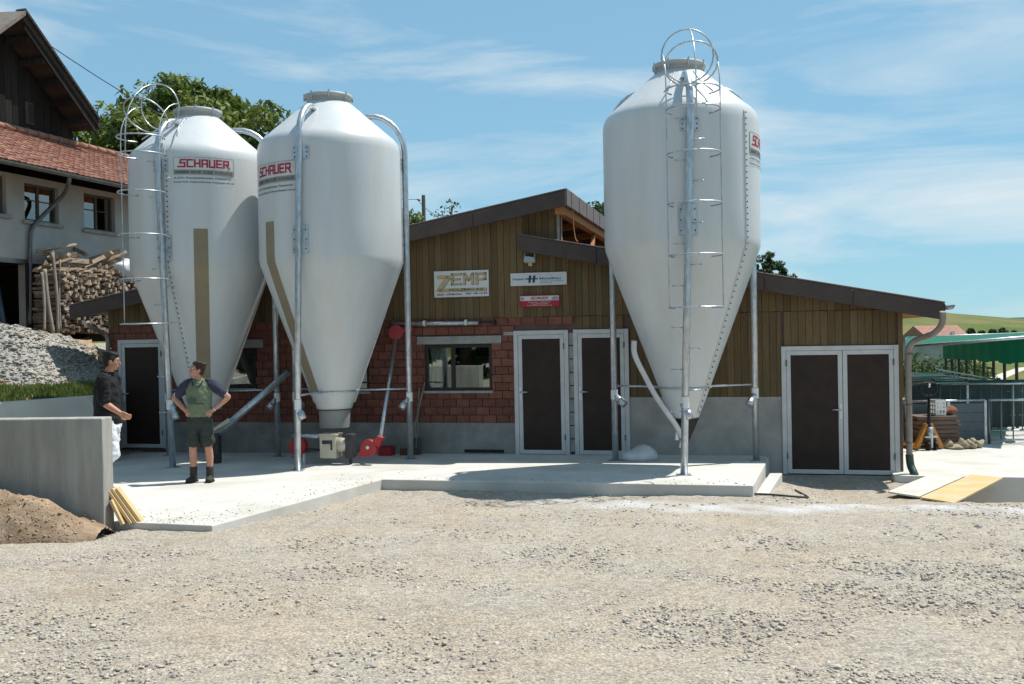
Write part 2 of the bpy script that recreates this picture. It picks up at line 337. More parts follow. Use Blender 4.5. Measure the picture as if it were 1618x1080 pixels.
bankm = np.where((GX * math.cos(TH) - (GY - D0) * math.sin(TH) < -7.2) & (GX < -5) & (GY > 14) & (GY < 40), 1.0, 0.0)
GH = GH + bankm * (.06 * np.sin(GX * 4.3) * np.sin(GY * 3.9 + GX * 2) + RNG.normal(0, .02, GX.shape))
nx, ny = len(xs), len(ys); I = np.arange(nx * ny).reshape(ny, nx)
quads = np.stack([I[:-1, :-1], I[:-1, 1:], I[1:, 1:], I[1:, :-1]], -1).reshape(-1, 4)
def ground_material():
    m = bpy.data.materials.new('yard_gravel_and_fields'); m.use_nodes = True; t = m.node_tree; n = t.nodes; l = t.links; p = n['Principled BSDF']
    p.inputs['Roughness'].default_value = .95; p.inputs['Specular IOR Level'].default_value = .15
    tcn = n.new('ShaderNodeTexCoord')
    def noise(s, d=8, r=.6):
        k = n.new('ShaderNodeTexNoise'); k.inputs['Scale'].default_value = s; k.inputs['Detail'].default_value = d; k.inputs['Roughness'].default_value = r; l.new(tcn.outputs['Object'], k.inputs[0]); return k.outputs[0]
    def ramp(f, e):
        k = n.new('ShaderNodeValToRGB'); k.color_ramp.elements[0].position, c = e[0]; k.color_ramp.elements[0].color = (*c, 1); k.color_ramp.elements[1].position, c = e[-1]; k.color_ramp.elements[1].color = (*c, 1)
        for pos, c in e[1:-1]: q = k.color_ramp.elements.new(pos); q.color = (*c, 1)
        l.new(f, k.inputs[0]); return k.outputs[0]
    def mix(a, b, f, bt='MIX'):
        k = n.new('ShaderNodeMix'); k.data_type = 'RGBA'; k.blend_type = bt; l.new(a, k.inputs['A']); l.new(b, k.inputs['B'])
        if isinstance(f, float): k.inputs['Factor'].default_value = f
        else: l.new(f, k.inputs['Factor'])
        return k.outputs['Result']
    g = (1, 1, 1); o = (0, 0, 0)
    sand = ramp(noise(1.3), [(.3, (.35, .29, .22)), (.5, (.415, .355, .275)), (.7, (.455, .40, .325))])
    grey = ramp(noise(9), [(.3, (.29, .27, .24)), (.65, (.43, .405, .365))])
    c = mix(sand, grey, ramp(noise(.7, 9, .75), [(.36, o), (.68, (.85, .85, .85))]))
    fine = ramp(noise(55, 3, .7), [(.32, (.62, .61, .6)), (.5, (1, 1, 1)), (.7, (1.12, 1.11, 1.1))])
    c = mix(c, fine, 1.0, 'MULTIPLY')
    pebble = n.new('ShaderNodeTexVoronoi'); pebble.inputs['Scale'].default_value = 38; l.new(tcn.outputs['Object'], pebble.inputs[0])
    pc = n.new('ShaderNodeSeparateColor'); l.new(pebble.outputs['Color'], pc.inputs[0])
    c = mix(c, ramp(pc.outputs[0], [(.0, (.55, .55, .56)), (.5, (.95, .95, .95)), (1, (1.25, 1.22, 1.18))]), .6, 'MULTIPLY')
    # earthy patches
    c = mix(c, ramp(noise(6), [(.3, (.27, .185, .11)), (.7, (.38, .275, .17))]), ramp(noise(.42, 4), [(.66, o), (.74, (.7, .7, .7))]))
    p2 = n.new('ShaderNodeTexVoronoi'); p2.inputs['Scale'].default_value = 95; l.new(tcn.outputs['Object'], p2.inputs[0]); s2 = n.new('ShaderNodeSeparateColor'); l.new(p2.outputs['Color'], s2.inputs[0])
    c = mix(c, ramp(s2.outputs[1], [(.0, (.5, .5, .51)), (.35, (.95, .95, .95)), (1, (1.2, 1.18, 1.15))]), .7, 'MULTIPLY')
    att = n.new('ShaderNodeAttribute'); att.attribute_name = 'cover'; sep = n.new('ShaderNodeSeparateColor'); l.new(att.outputs['Color'], sep.inputs[0])
    earth = ramp(noise(5), [(.3, (.22, .15, .095)), (.5, (.33, .235, .155)), (.72, (.44, .34, .25))])
    c = mix(c, earth, sep.outputs[0])
    field = ramp(noise(.02, 6), [(.35, (.065, .10, .025)), (.5, (.085, .12, .03)), (.6, (.17, .145, .06)), (.7, (.075, .11, .027))])
    c = mix(c, field, sep.outputs[1])
    c = mix(c, ramp(noise(14), [(.3, (.44, .445, .45)), (.7, (.60, .60, .60))]), sep.outputs[2])
    l.new(c, p.inputs['Base Color'])
    bp = n.new('ShaderNodeBump'); bp.inputs['Strength'].default_value = .55; bp.inputs['Distance'].default_value = .02
    l.new(pebble.outputs['Distance'], bp.inputs['Height']); bp.invert = True
    b2 = n.new('ShaderNodeBump'); b2.inputs['Strength'].default_value = .5; b2.inputs['Distance'].default_value = .03; l.new(noise(30, 6, .7), b2.inputs['Height']); l.new(bp.outputs[0], b2.inputs['Normal'])
    l.new(b2.outputs[0], p.inputs['Normal']); return m
GROUNDM = ground_material()
ground = raw('ground', np.stack([GX, GY, GH], -1).reshape(-1, 3), quads, GROUNDM, smooth=True); ground['kind'] = 'structure'
earthm = np.clip(bankm + sm(-4.2, -5.2, -(-GX)) * 0, 0, 1)
fieldm = np.clip(sm(38, 52, np.hypot(GX * .9, GY - 5)) + sm(11, 15, GX) * sm(14, 18, GY), 0, 1)
lw = 12.45 - .22 * (GX - 1) + .25 * np.sin(GX * 1.7); limem = np.clip((1 - sm(.15, .75, np.abs(GY - lw))) * sm(-.5, 1.4, GX) * (1 - sm(7, 9, GX)) * (.55 + .45 * np.sin(GX * 3.1 + GY * 5) * np.sin(GX * 7.3)) + RNG.normal(0, .08, GX.shape), 0, .85)
limem = np.where((np.abs(GX) < 10) & (GY > 9) & (GY < 15), limem, 0)
ca = ground.data.attributes.new('cover', 'FLOAT_COLOR', 'POINT')
ca.data.foreach_set('color', np.stack([earthm, fieldm, limem, 0 * earthm + 1], -1).reshape(-1).astype(np.float32))

# stones: unit shapes
def rock_shapes(k, seed, big=False):
    r = np.random.default_rng(seed); t = (1 + 5 ** .5) / 2
    V = np.array([(-1, t, 0), (1, t, 0), (-1, -t, 0), (1, -t, 0), (0, -1, t), (0, 1, t), (0, -1, -t), (0, 1, -t), (t, 0, -1), (t, 0, 1), (-t, 0, -1), (-t, 0, 1)], float) / math.hypot(1, t)
    Fc = np.array([(0, 11, 5), (0, 5, 1), (0, 1, 7), (0, 7, 10), (0, 10, 11), (1, 5, 9), (5, 11, 4), (11, 10, 2), (10, 7, 6), (7, 1, 8), (3, 9, 4), (3, 4, 2), (3, 2, 6), (3, 6, 8), (3, 8, 9), (4, 9, 5), (2, 4, 11), (6, 2, 10), (8, 6, 7), (9, 8, 1)])
    return [(V * r.uniform(.65, 1.2, (12, 1)) * np.array([r.uniform(.8, 1.25), r.uniform(.7, 1), r.uniform(.45, .75)])) for _ in range(k)], Fc
RS, RF = rock_shapes(10, 3)
def stone_field(name, P, S, m, sink=.25, parent=None, flat_rot=True):
    n = len(P); V = np.zeros((n, 12, 3)); A = RNG.uniform(0, 6.28, n); ids = RNG.integers(0, len(RS), n)
    B = np.array(RS)[ids] * S[:, None, None]; c, s = np.cos(A), np.sin(A)
    V[..., 0] = B[..., 0] * c[:, None] - B[..., 1] * s[:, None] + P[:, None, 0]; V[..., 1] = B[..., 0] * s[:, None] + B[..., 1] * c[:, None] + P[:, None, 1]
    V[..., 2] = B[..., 2] + P[:, None, 2] + S[:, None] * sink
    Fc = (RF[None] + (np.arange(n) * 12)[:, None, None]).reshape(-1, 3)
    o = raw(name, V.reshape(-1, 3), Fc, m, parent); o['kind'] = 'stuff'
    tone = np.repeat(np.clip(RNG.normal(1, .28, n), .4, 1.7), 12).astype(np.float32); a = o.data.attributes.new('tone', 'FLOAT', 'POINT'); a.data.foreach_set('value', tone); return o
def pebble_mat(name, a, b):
    m = bpy.data.materials.new(name); m.use_nodes = True; n = m.node_tree.nodes; l = m.node_tree.links; p = n['Principled BSDF']; p.inputs['Roughness'].default_value = .92; p.inputs['Specular IOR Level'].default_value = .15
    at_ = n.new('ShaderNodeAttribute'); at_.attribute_name = 'tone'; k = n.new('ShaderNodeMapRange'); k.inputs[1].default_value = .4; k.inputs[2].default_value = 1.6
    r = n.new('ShaderNodeValToRGB'); r.color_ramp.elements[0].color = (*a, 1); r.color_ramp.elements[1].color = (*b, 1); l.new(at_.outputs['Fac'], k.inputs[0]); l.new(k.outputs[0], r.inputs[0])
    q = r.color_ramp.elements.new(.5); q.color = (*[(x + y) * .47 for x, y in zip(a, b)], 1)
    l.new(r.outputs[0], p.inputs['Base Color']); return m
PEB = pebble_mat('yard_pebbles', (.30, .275, .25), (.57, .52, .45)); PEBG = pebble_mat('heap_gravel', (.16, .145, .125), (.50, .46, .39)); PEBE = pebble_mat('earth_clods', (.25, .18, .12), (.44, .34, .235))
# slab outline (used to keep stones off it)
SA, SB_, SCn, SD, SE = on_slab(168, 823), on_slab(335, 830), on_slab(603, 757), on_slab(1190, 767), on_slab(1215, 722)
def inside(P, poly):
    x, y = P[:, 0], P[:, 1]; r = np.zeros(len(P), bool); n = len(poly)
    for i in range(n):
        (x1, y1), (x2, y2) = poly[i], poly[(i + 1) % n]
        k = ((y1 > y) != (y2 > y)) & (x < (x2 - x1) * (y - y1) / (y2 - y1 + 1e-9) + x1); r ^= k
    return r
slab_xy = [(-10.5, 12.55), (SA.x, SA.y), (SB_.x, SB_.y), (SCn.x, SCn.y), (SD.x, SD.y), (SE.x, SE.y), tuple(WU(4.35, .05, 0))[:2], tuple(WU(-8.1, .05, 0))[:2], (-10.5, 18)]
def yard_points(n, ymin=4.2, ymax=17):
    u = RNG.uniform(0, 1, n); Y = 1 / (1 / ymax + u * (1 / ymin - 1 / ymax)); X = RNG.uniform(-1, 1, n) * (Y * .56 + .5)
    P = np.stack([X, Y], 1); P = P[~inside(P, slab_xy)]
    d = np.sin(P[:, 0] * 1.1 + 2 * np.sin(P[:, 1] * .7)) * np.sin(P[:, 1] * 1.6 + .5 * P[:, 0]) + .8 * np.sin(P[:, 0] * .43 + P[:, 1] * .9)
    P = P[RNG.uniform(0, 1, len(P)) < np.clip(.62 + .33 * d, .18, 1)]
    wv = (P[:, 0] + .0) ; P = P[~((P[:, 1] > 15.4) & (P[:, 0] > 6.2))]
    return np.column_stack([P, ground_h(P[:, 0], P[:, 1])])
P = yard_points(66000); S_ = np.clip(np.exp(RNG.normal(math.log(.0075), .55, len(P))), .0025, .022) * (.75 + P[:, 1] * .035)
stone_field('gravel', P, S_, PEB, -.05)['label'] = 'loose crushed gravel strewn over the yard'
rock_me = [MB().add(v, RF.tolist()).mesh('stone') for v in RS]
P = yard_points(620); Sb = np.clip(np.exp(RNG.normal(math.log(.018), .38, len(P))), .010, .048)
order = np.argsort(-Sb / P[:, 1])[:200]
DSTONE = mat('dark_fieldstone', (.43, .40, .36), (.29, .275, .255), 11, .92, rand=.35, bump=.4, bscale=40)
for i in order:
    place('stone', rock_me[i % 10], DSTONE, ground, (P[i][0], P[i][1], P[i][2] + Sb[i] * .0), (RNG.uniform(-.2, .2), RNG.uniform(-.2, .2), RNG.uniform(0, 6)), [Sb[i]] * 3)

# ---------------------------------------------------------------- slabs, steps, low walls
def sheet(name, xy, zf, depth, m, kind='structure', **k):
    mb = MB(); top = [Vector((x, y, zf(x, y))) for x, y in xy]; n = len(top)
    mb.add(top + [p - Vector((0, 0, depth)) for p in top], [list(range(n)), [n + i for i in range(n)][::-1]] + [[i, n + i, n + (i + 1) % n, (i + 1) % n] for i in range(n)])
    o = mb.build(name, m, bevel=.012); return tag(o, kind=kind, **k)
slab = sheet('concrete_pavement', slab_xy, lambda x, y: slab_z(y), .34, CONC)
sheet('concrete_step', [tuple(on_z(*p, .02))[:2] for p in ((1192, 782), (1213, 782), (1236, 747), (1216, 747))], lambda x, y: .02, .3, CONC)
pit = None and sheet('pit_floor', [(-10.4, 12.9), (-5.05, 11.6), (-5.05, 14.2), (-7.5, 17.25), (-10.4, 15.2)], lambda x, y: slab_z(y) + .12, .14, CONC)
APZ = CZ - 2.40
apron_xy = [tuple(WU(u, v, 0))[:2] for u, v in ((6.35, -.42), (9.3, -.42), (9.3, 13), (6.35, 13))]
sheet('concrete_apron', apron_xy, lambda x, y: APZ, 1.3, CONC)
sheet('concrete_walkway', [tuple(WU(u, v, 0))[:2] for u, v in ((9.312, -.40), (17, -.40), (17, 13), (9.312, 13))], lambda x, y: APZ - .012, 1.3, mat('concrete_walkway_grey', (.50, .49, .46), (.42, .41, .39), 1.6, .9, bump=.2, bscale=40))
n = 2600; e_i = RNG.integers(0, 3, n); ea_ = np.array([[SB_.x, SB_.y], [SCn.x, SCn.y], [SA.x, SA.y]]); eb_ = np.array([[SCn.x, SCn.y], [SD.x, SD.y], [SB_.x, SB_.y]]); f_ = RNG.uniform(0, 1, n)[:, None]
P = ea_[e_i] * (1 - f_) + eb_[e_i] * f_ + np.column_stack([RNG.normal(0, .35, n), np.abs(RNG.exponential(.35, n))]); P = P[inside(P, slab_xy)]; P = P[RNG.uniform(0, 1, len(P)) < .45]
stone_field('grit', np.column_stack([P, slab_z(P[:, 1])]), np.clip(np.exp(RNG.normal(math.log(.0055), .5, len(P))), .002, .016), PEB, .35)['label'] = 'grit and small stones carried onto the slab edge'
# near wall of the pit
a = on_slab(166, 830); wz = at(166, 660, a.y).z
wd = Vector((-1, .075, 0)).normalized(); wn = Vector((.075, 1, 0)).normalized() * .24
def wall_run(name, p, q, zt, zb, th, label, cat='wall', m=CONCW, parent=None):
    p = Vector((p[0], p[1], 0)); q = Vector((q[0], q[1], 0)); d = (q - p).normalized(); nn = Vector((-d.y, d.x, 0)) * th
    mb = MB(); mb.prism([(v.x, v.y, zb) for v in (p, q, q + nn, p + nn)], (0, 0, zt - zb)); o = mb.build(name, m, parent, bevel=.015)
    if label: tag(o, label, cat)
    return o
p0 = Vector((a.x, a.y - .02, 0)); p1 = p0 + wd * 6.5
w1 = wall_run('low_concrete_wall', (p1.x, p1.y), (p0.x, p0.y), wz, -.25, .24, 'low cast concrete wall with its bare end beside the leaning yellow boards')
w2 = wall_run('retaining_wall', WB0 + (WB0 - WB1) * 2.2, WB1, wz - .13, -.2, .2, 'low concrete retaining wall at the foot of the grassy earth bank', m=mat('concrete_wall_sunlit', (.55, .545, .51), (.44, .435, .41), 2.2, .9, bump=.2, bscale=30, c3=(.38, .375, .35), s3=1.1))  # paler concrete colour makes up for weak sunlight on this wall
wall_run('return_wall', WB1 + Vector((.0, .19)), (BC.x - .05, BC.y), wz - .135, -.2, .18, None, parent=w2)
# leaning formwork boards by the wall end
b0 = on_slab(200, 808)
for i, (dx, dy, ln, lean) in enumerate(((.0, 0, .30, .42), (.06, .08, .46, .56), (.10, .12, .46, .57), (.14, .16, .46, .58))):
    base = Vector((a.x + .02 + .16 + dx, a.y + .05 + dy, slab_z(a.y + .05 + dy))); M = Matrix.Translation(base) @ Matrix.Rotation(.1 + .03 * i, 4, 'Z') @ Matrix.Rotation(-lean, 4, 'Y')
    o = MB().box(-.03, .0, 0, .16 + .06 * (i == 0), 0, ln, M).build('formwork_board', PLYY, bevel=.002)
    tag(o, ('short square yellow formwork board, first against the wall end', 'yellow formwork board leaning second from the wall end', 'yellow formwork board leaning third from the wall end', 'outermost yellow formwork board leaning farthest from the wall end')[i], 'board', 'boards leaning on the low wall')
# ramp boards from gravel to apron
def slab_board(name, pts, th, m, label):
    fl, fr, br, bl = pts; nrm = (fr - fl).cross(bl - fl).normalized()
    o = MB().prism([fl, fr, br, bl], -nrm * th).build(name, m, bevel=.003); return tag(o, label, 'board', 'boards bridging gravel and apron')
g = lambda px, py, z: on_z(px, py, z)
slab_board('ramp_board', (g(1403, 776, -.16), g(1453, 784, -.20), g(1524, 752, APZ + .035), g(1465, 751, APZ + .035)), .025, PLY, 'pale grey board sloping from the gravel up to the concrete apron')
slab_board('ramp_board', (g(1454, 785, -.20), g(1508, 794, -.22), g(1585, 754, APZ + .037), g(1534, 749, APZ + .037)), .025, PLYY, 'yellowish plywood board sloping from the gravel up to the concrete apron')
# heaps
def heap(name, c, rx, ry, hgt, m, base, seed, n, stones, smin, smax, label, rot=0):
    r = np.random.default_rng(seed); k = 46; V = []; Q = []
    for i in range(k):
        for j in range(k):
            u, v = i / (k - 1) * 2 - 1, j / (k - 1) * 2 - 1; d = math.hypot(u, v); ang = math.atan2(v, u)
            e = 1 + .12 * math.sin(3 * ang + seed) + .08 * math.sin(5 * ang + 2 * seed); t = max(0, 1 - (d / e) ** 1.6)
            z = hgt * t * (1 + .18 * math.sin(4 * u + seed) * math.sin(5 * v)) + (.06 * math.sin(11 * u + 3 * v + seed) * math.sin(9 * v - 4 * u) + .03 * math.sin(23 * u + seed) * math.sin(19 * v)) * min(1, t * 4) * hgt + r.normal(0, .018) * min(1, t * 5) - .12 * (t <= 0)
            x, y = u * rx, v * ry; X = c[0] + x * math.cos(rot) - y * math.sin(rot); Y = c[1] + x * math.sin(rot) + y * math.cos(rot)
            V.append((X, Y, (base(X, Y) if callable(base) else base) + z))
    I2 = np.arange(k * k).reshape(k, k); q = np.stack([I2[:-1, :-1], I2[1:, :-1], I2[1:, 1:], I2[:-1, 1:]], -1).reshape(-1, 4)
    o = raw(name, V, q, m, smooth=True); tag(o, label, 'heap')
    V = np.array(V).reshape(k, k, 3); ii = r.uniform(2, k - 3, n); jj = r.uniform(2, k - 3, n); a0, b0_ = ii.astype(int), jj.astype(int); fi, fj = ii - a0, jj - b0_
    P = V[a0, b0_] * ((1 - fi) * (1 - fj))[:, None] + V[a0 + 1, b0_] * (fi * (1 - fj))[:, None] + V[a0, b0_ + 1] * ((1 - fi) * fj)[:, None] + V[a0 + 1, b0_ + 1] * (fi * fj)[:, None]
    s = np.clip(np.exp(r.normal(math.log(smin), .5, n)), smin * .4, smax); stone_field('loose_stones', P, s, stones, .0, o); return o
EARTH = mat('brown_earth', (.40, .29, .20), (.26, .18, .115), 4, .97, bump=.8, bscale=22, c3=(.20, .14, .09), s3=2.2)
GRAVH = mat('heap_grit', (.40, .385, .35), (.26, .25, .23), 20, .95, bump=.8, bscale=45)
hc = Vector((-6.1, 10.72, 0))
heap('earth_heap', (hc.x, hc.y), 1.75, .85, .55, EARTH, lambda x, y: float(ground_h(x, y)), 2, 6500, PEBE, .007, .045, 'brown earth heap in front of the low concrete wall')
hg = at(75, 540, 21.0)
heap('gravel_heap', (hg.x - .1, 19.8), 2.0, 1.9, .66, GRAVH, lambda x, y: float(ground_h(min(x, -8.7), y)) - .1, 4, 9000, PEBG, .022, .09, 'grey crushed stone heap on the bank below the woodpile', rot=.3)
# bank grass
def blades(name, P, hmin, hmax, m, lean=.5, wd_=.012):
    n = len(P); a = RNG.uniform(0, 6.28, n); h = RNG.uniform(hmin, hmax, n); l = RNG.uniform(0, lean, n) * h; b = RNG.uniform(0, 6.28, n)
    d = np.stack([np.cos(a), np.sin(a), 0 * a], 1) * wd_; t = np.stack([np.cos(b) * l, np.sin(b) * l, h], 1); mid = P + t * np.array([.35, .35, .55])
    V = np.stack([P - d, P + d, mid + d * .8, mid - d * .8, P + t], 1).reshape(-1, 3); k = np.arange(n)[:, None] * 5
    Fc = np.concatenate([k + np.array([0, 1, 2]), k + np.array([0, 2, 3]), k + np.array([3, 2, 4])]); o = raw(name, V, Fc, m); o['kind'] = 'stuff'; return o
n = 60000; q = RNG.uniform(.25, 2.2, n); t = RNG.uniform(-3.5, 2.6, n); d_ = (WB1 - WB0).normalized()
X = WB0.x + d_.x * t + -.844 * q; Y = WB0.y + d_.y * t + .537 * q
pat = np.sin(X * 2.3 + 1.0) * np.sin(Y * 2.9 + X) + .5 * np.sin(X * 5.1) * np.sin(Y * 4.3); k = (pat + RNG.normal(0, .3, n) > -.1 + .7 * (q < .7)) & (q + .3 * np.sin(X * 3) > .35) & (ground_h(X, Y) > .84) & (q + .35 * np.sin(X * 2.1 + 1) < 1.9)
G = np.column_stack([X, Y, ground_h(X, Y)])[k]; blades('grass', G, .03, .19, GRASS, wd_=.014)['label'] = 'patchy green grass growing on the earth bank'
P = np.column_stack([X, Y, ground_h(X, Y)])[::10]; P = P[P[:, 2] > .8]; stone_field('earth_clods', P, np.clip(np.exp(RNG.normal(math.log(.025), .5, len(P))), .01, .09), PEBE)['label'] = 'loose clods and stones on the earth bank'

n = 16000; q = RNG.uniform(1.1, 9, n); t = RNG.uniform(-3.5, 4.5, n); X = WB0.x + d_.x * t - .844 * q; Y = WB0.y + d_.y * t + .537 * q; P = np.column_stack([X, Y, ground_h(X, Y)]); P = P[(P[:, 2] > .9)]
stone_field('scattered_stones', P, np.clip(np.exp(RNG.normal(math.log(.025), .5, len(P))), .01, .08), PEBG)['label'] = 'loose grey stones spilt down the earth bank'

# ---------------------------------------------------------------- the stable
barn = empty('stable_building', (0, D0, 0), -TH, label='long low stable with larch boarding over red block wall and brown roof', cat='building')
U = lambda px, py, off=0: on_wall(px, py, off)[0]
ZW = lambda px, py, off=0: on_wall(px, py, off)[1]
Zb, Zc, Zf = CZ + .273, CZ - 1.618, CZ - 2.2; Zb2 = CZ - 1.165
OV = .3
UL, UR = on_wall(174, 600)[0], on_wall(1428, 600)[0]
e0 = on_wall(110, 483, OV); r0 = on_wall(893, 300, OV); l0 = on_wall(818, 371, OV); l3 = on_wall(1494, 479, OV)
sL = (r0[1] - e0[1]) / (r0[0] - e0[0]); sR = (l3[1] - l0[1]) / (l3[0] - l0[0])
zL = lambda u: r0[1] + sL * (u - r0[0]); zR = lambda u: l0[1] + sR * (u - l0[0])
UC = U(882, 350)                                          # corner under the upper roof
def door_box(pl, pr, pt, pb):
    (u0, zt), (u1, _) = on_wall(pl, pt), on_wall(pr, pt); return u0, u1, on_wall(pl, pb)[1], zt
dL = door_box(188, 262, 537, 707); d1 = door_box(812, 898, 522.5, 717); d2 = door_box(906, 993, 520.5, 718); dD = door_box(1234, 1419, 547, 748)
wM = door_box(671, 777, 545, 617); wS = door_box(352, 404, 551, 613); wT = door_box(548, 583, 549, 618)
lint_m = door_box(659, 792, 532, 544); lint_s = door_box(352, 416, 537, 550)
openings = [dL, d1, d2, dD, wM, wS, wT]; gapd = (d1[1] - .01, d2[0] + .01, Zf - .3, d1[3])
def hit(u0, u1, z0, z1, ops): return any(u0 < o[1] - .005 and u1 > o[0] + .005 and z0 < o[3] - .005 and z1 > o[2] + .005 for o in ops)
# inner shell (grid of panels, openings left free)
us = sorted({UL + .02, UR - .02, *[x for o in openings for x in o[:2]]}); zs = sorted({-.55, Zb, *[x for o in openings for x in o[2:]]})
mb = MB()
for i in range(len(us) - 1):
    for j in range(len(zs) - 1):
        if not hit(us[i], us[i + 1], zs[j], zs[j + 1], openings): mb.box(us[i], us[i + 1], .03, .2, zs[j], zs[j + 1])
mb.build('inner_wall', MORT, barn)
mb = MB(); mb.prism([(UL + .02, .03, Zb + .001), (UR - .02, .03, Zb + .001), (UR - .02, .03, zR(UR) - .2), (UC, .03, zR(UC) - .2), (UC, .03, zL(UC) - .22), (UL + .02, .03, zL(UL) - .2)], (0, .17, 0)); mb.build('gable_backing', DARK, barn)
mb = MB(); mb.box(UL + .02, UL + .2, .2, 15, -.5, zL(UL) - .2); mb.box(UR - .2, UR - .02, .2, 15, -.5, zR(UR) - .2); mb.box(UL + .2, UR - .2, 14.8, 15, -.5, 3.3); mb.build('outer_wall', BOARD, barn)
mb = MB(); mb.box(UL + .2, UR - .2, .2, 14.8, -.3, -.1); mb.build('stable_floor', DARK, barn)
# plinth
mb = MB(); segs = [UL, dL[0], dL[1], d1[0]]
mb.box(UL, dL[0], -.03, .03, -.3, Zc); mb.box(dL[1], d1[0], -.03, .03, -.3, Zc); mb.build('plinth', CONCB, barn)
mb = MB(); mb.box(d2[1], dD[0], -.02, .03, -.6, Zb2); mb.box(dD[0], dD[1], -.02, .03, -.75, dD[2] - .01); mb.box(dD[1], UR, -.02, .03, -.75, dD[2] + .02); mb.build('plinth', mat('concrete_plinth_pale', (.40, .39, .36), (.31, .30, .28), 2.5, .9, bump=.2, bscale=30, c3=(.27, .265, .25), s3=1.4), barn)
v0, v1 = U(735, 713), U(797, 713); MB().box(v0, v1, -.045, -.028, slab_z(17.6) + .02, slab_z(17.6) + .075).build('floor_vent', BLACK, barn)
# blocks between the two doors
for i in range(9):
    z = Zf + .08 + i * .235; MB().box(d1[1] + .004, d2[0] - .004, -.02, .03, z, z + .215).build('joint_block', LINTEL, barn)
# bricks
bw, bh, gp = .247, (Zb - Zc) / 13, .012; bricks = []; um = U(906, 510)
for r in range(13):
    u = UL - (bw / 2 if r % 2 else 0)
    while u < um:
        a0, a1 = max(u, UL), min(u + bw, um); z0 = Zc + r * bh + .004; z1 = z0 + bh - gp
        ops = [o for o in openings + [lint_m, lint_s, gapd] if a0 < o[1] and a1 > o[0] and z0 < o[3] - .02 and z1 > o[2] + .02]
        iv = [(a0, a1 - gp)]
        for o in ops:
            iv = [x for (p, q_) in iv for x in ((p, min(q_, o[0] - .003)), (max(p, o[1] + .003), q_)) if x[1] - x[0] > .02]
        for p, q_ in iv: bricks.append((p, q_, z0, z1))
        u += bw
bricks.sort(key=lambda b: -b[1]); cache = {}; rest = MB()
for i, (p, q_, z0, z1) in enumerate(bricks):
    if i < 290:
        k = round(q_ - p, 3)
        if k not in cache:
            m_ = MB(); m_.box(0, k, 0, .05, 0, z1 - z0); cache[k] = m_.mesh('brick'); cache[k].materials.append(BRICK)
        place('brick', cache[k], None, barn, (p, -.018 + random.uniform(-.003, .003), z0))
    else: rest.box(p, q_, -.018, .03, z0, z1)
rest.build('block_courses', BRICK, barn)['kind'] = 'stuff'
for lm in (lint_m, lint_s): MB().box(lm[0], lm[1], -.022, .03, lm[2], lm[3]).build('lintel', LINTEL, barn)
lx = on_wall(796, 527); MB().box(lx[0], d1[0] - .004, -.021, .03, lx[1] - .03, lx[1] + .03).build('lintel', LINTEL, barn)
# boards
pitch = (UR - UL) / 126; nb = 0
for i in range(126):
    u0 = UL + i * pitch; u1 = u0 + pitch - .006; um_ = (u0 + u1) / 2; th = -.012 - random.uniform(0, .012)
    zz = (zL if um_ < UC else zR)
    m_ = MB(); t0, t1 = zz(u0) - .17, zz(u1) - .17
    m_.prism([(u0, th, Zb + random.uniform(-.006, .004)), (u1, th, Zb + random.uniform(-.006, .004)), (u1, th, t1), (u0, th, t0)], (0, .02 - th, 0)); m_.build('board', BOARD, barn); nb += 1
    if u0 > um - pitch * .5:
        zlo = Zb2 - .02
        for o in (d2, dD):
            if u1 > o[0] and u0 < o[1]: zlo = o[3] + .01
        q0, q1 = u0, u1
        if zlo < Zb - .05:
            for o in (d2, dD):
                if u0 < o[0] < u1: q1 = o[0]; zlo = Zb2 - .02
                elif u0 < o[1] < u1: q0 = o[1]; zlo = Zb2 - .02
            if u1 > d2[0] and u0 < d2[1] and q0 == u0 and q1 == u1: zlo = d2[3] + .01
            if q1 - q0 > .02: MB().box(q0, q1, th + .004, .02, zlo, Zb - .012).build('board', BOARD, barn)
# doors
def door(o, handle, double=False):
    u0, u1, z0, z1 = o; fw = .075
    fr = MB().box(u0, u0 + fw, -.05, .06, z0, z1).box(u1 - fw, u1, -.05, .06, z0, z1).box(u0 + fw, u1 - fw, -.05, .06, z1 - fw, z1)
    f_ = fr.build('door_frame', ALU, barn, bevel=.004)
    halves = [(u0 + fw, u1 - fw)] if not double else [(u0 + fw, u0 + fw + (u1 - u0 - 2 * fw) * .53), (u0 + fw + (u1 - u0 - 2 * fw) * .53, u1 - fw)]
    for k, (h0, h1) in enumerate(halves):
        s = .07; h0 += .004; h1 -= .004; zz0 = z0 + .012; zz1 = z1 - fw - .004
        d_ = MB().box(h0 + s, h1 - s, -.03, .01, zz0 + s, zz1 - s).build('door', BROWN, barn)
        MB().box(h0, h0 + s, -.042, .02, zz0, zz1).box(h1 - s, h1, -.042, .02, zz0, zz1).box(h0 + s, h1 - s, -.042, .02, zz1 - s, zz1).box(h0 + s, h1 - s, -.042, .02, zz0, zz0 + s).build('leaf_frame', ALU, d_, bevel=.003)
        for zz in (zz0 + .25, zz1 - .25): MB().tube([(h1 + .0 if not (double and k == 0) else h0, -.058, zz), (h1 if not (double and k == 0) else h0, -.058, zz + .1)], .012, 6).build('hinge', ZINC, d_)
        if k == 0 and handle:
            hx = h0 + s * .5 if not double else h1 - s * .5; sg = 1 if not double else -1; hz = (z0 + z1) / 2 - .02
            MB().box(hx - .024, hx + .024, -.058, -.041, hz - .12, hz + .12).build('lock_plate', WHITE, d_, bevel=.004)
            MB().tube([(hx, -.045, hz + .03), (hx, -.09, hz + .03), (hx + sg * .13, -.09, hz + .03)], .012, 8).build('handle', GALV, d_)
    return f_
for o, dbl in ((dL, 0), (d1, 0), (d2, 0), (dD, 1)): door(o, True, bool(dbl))
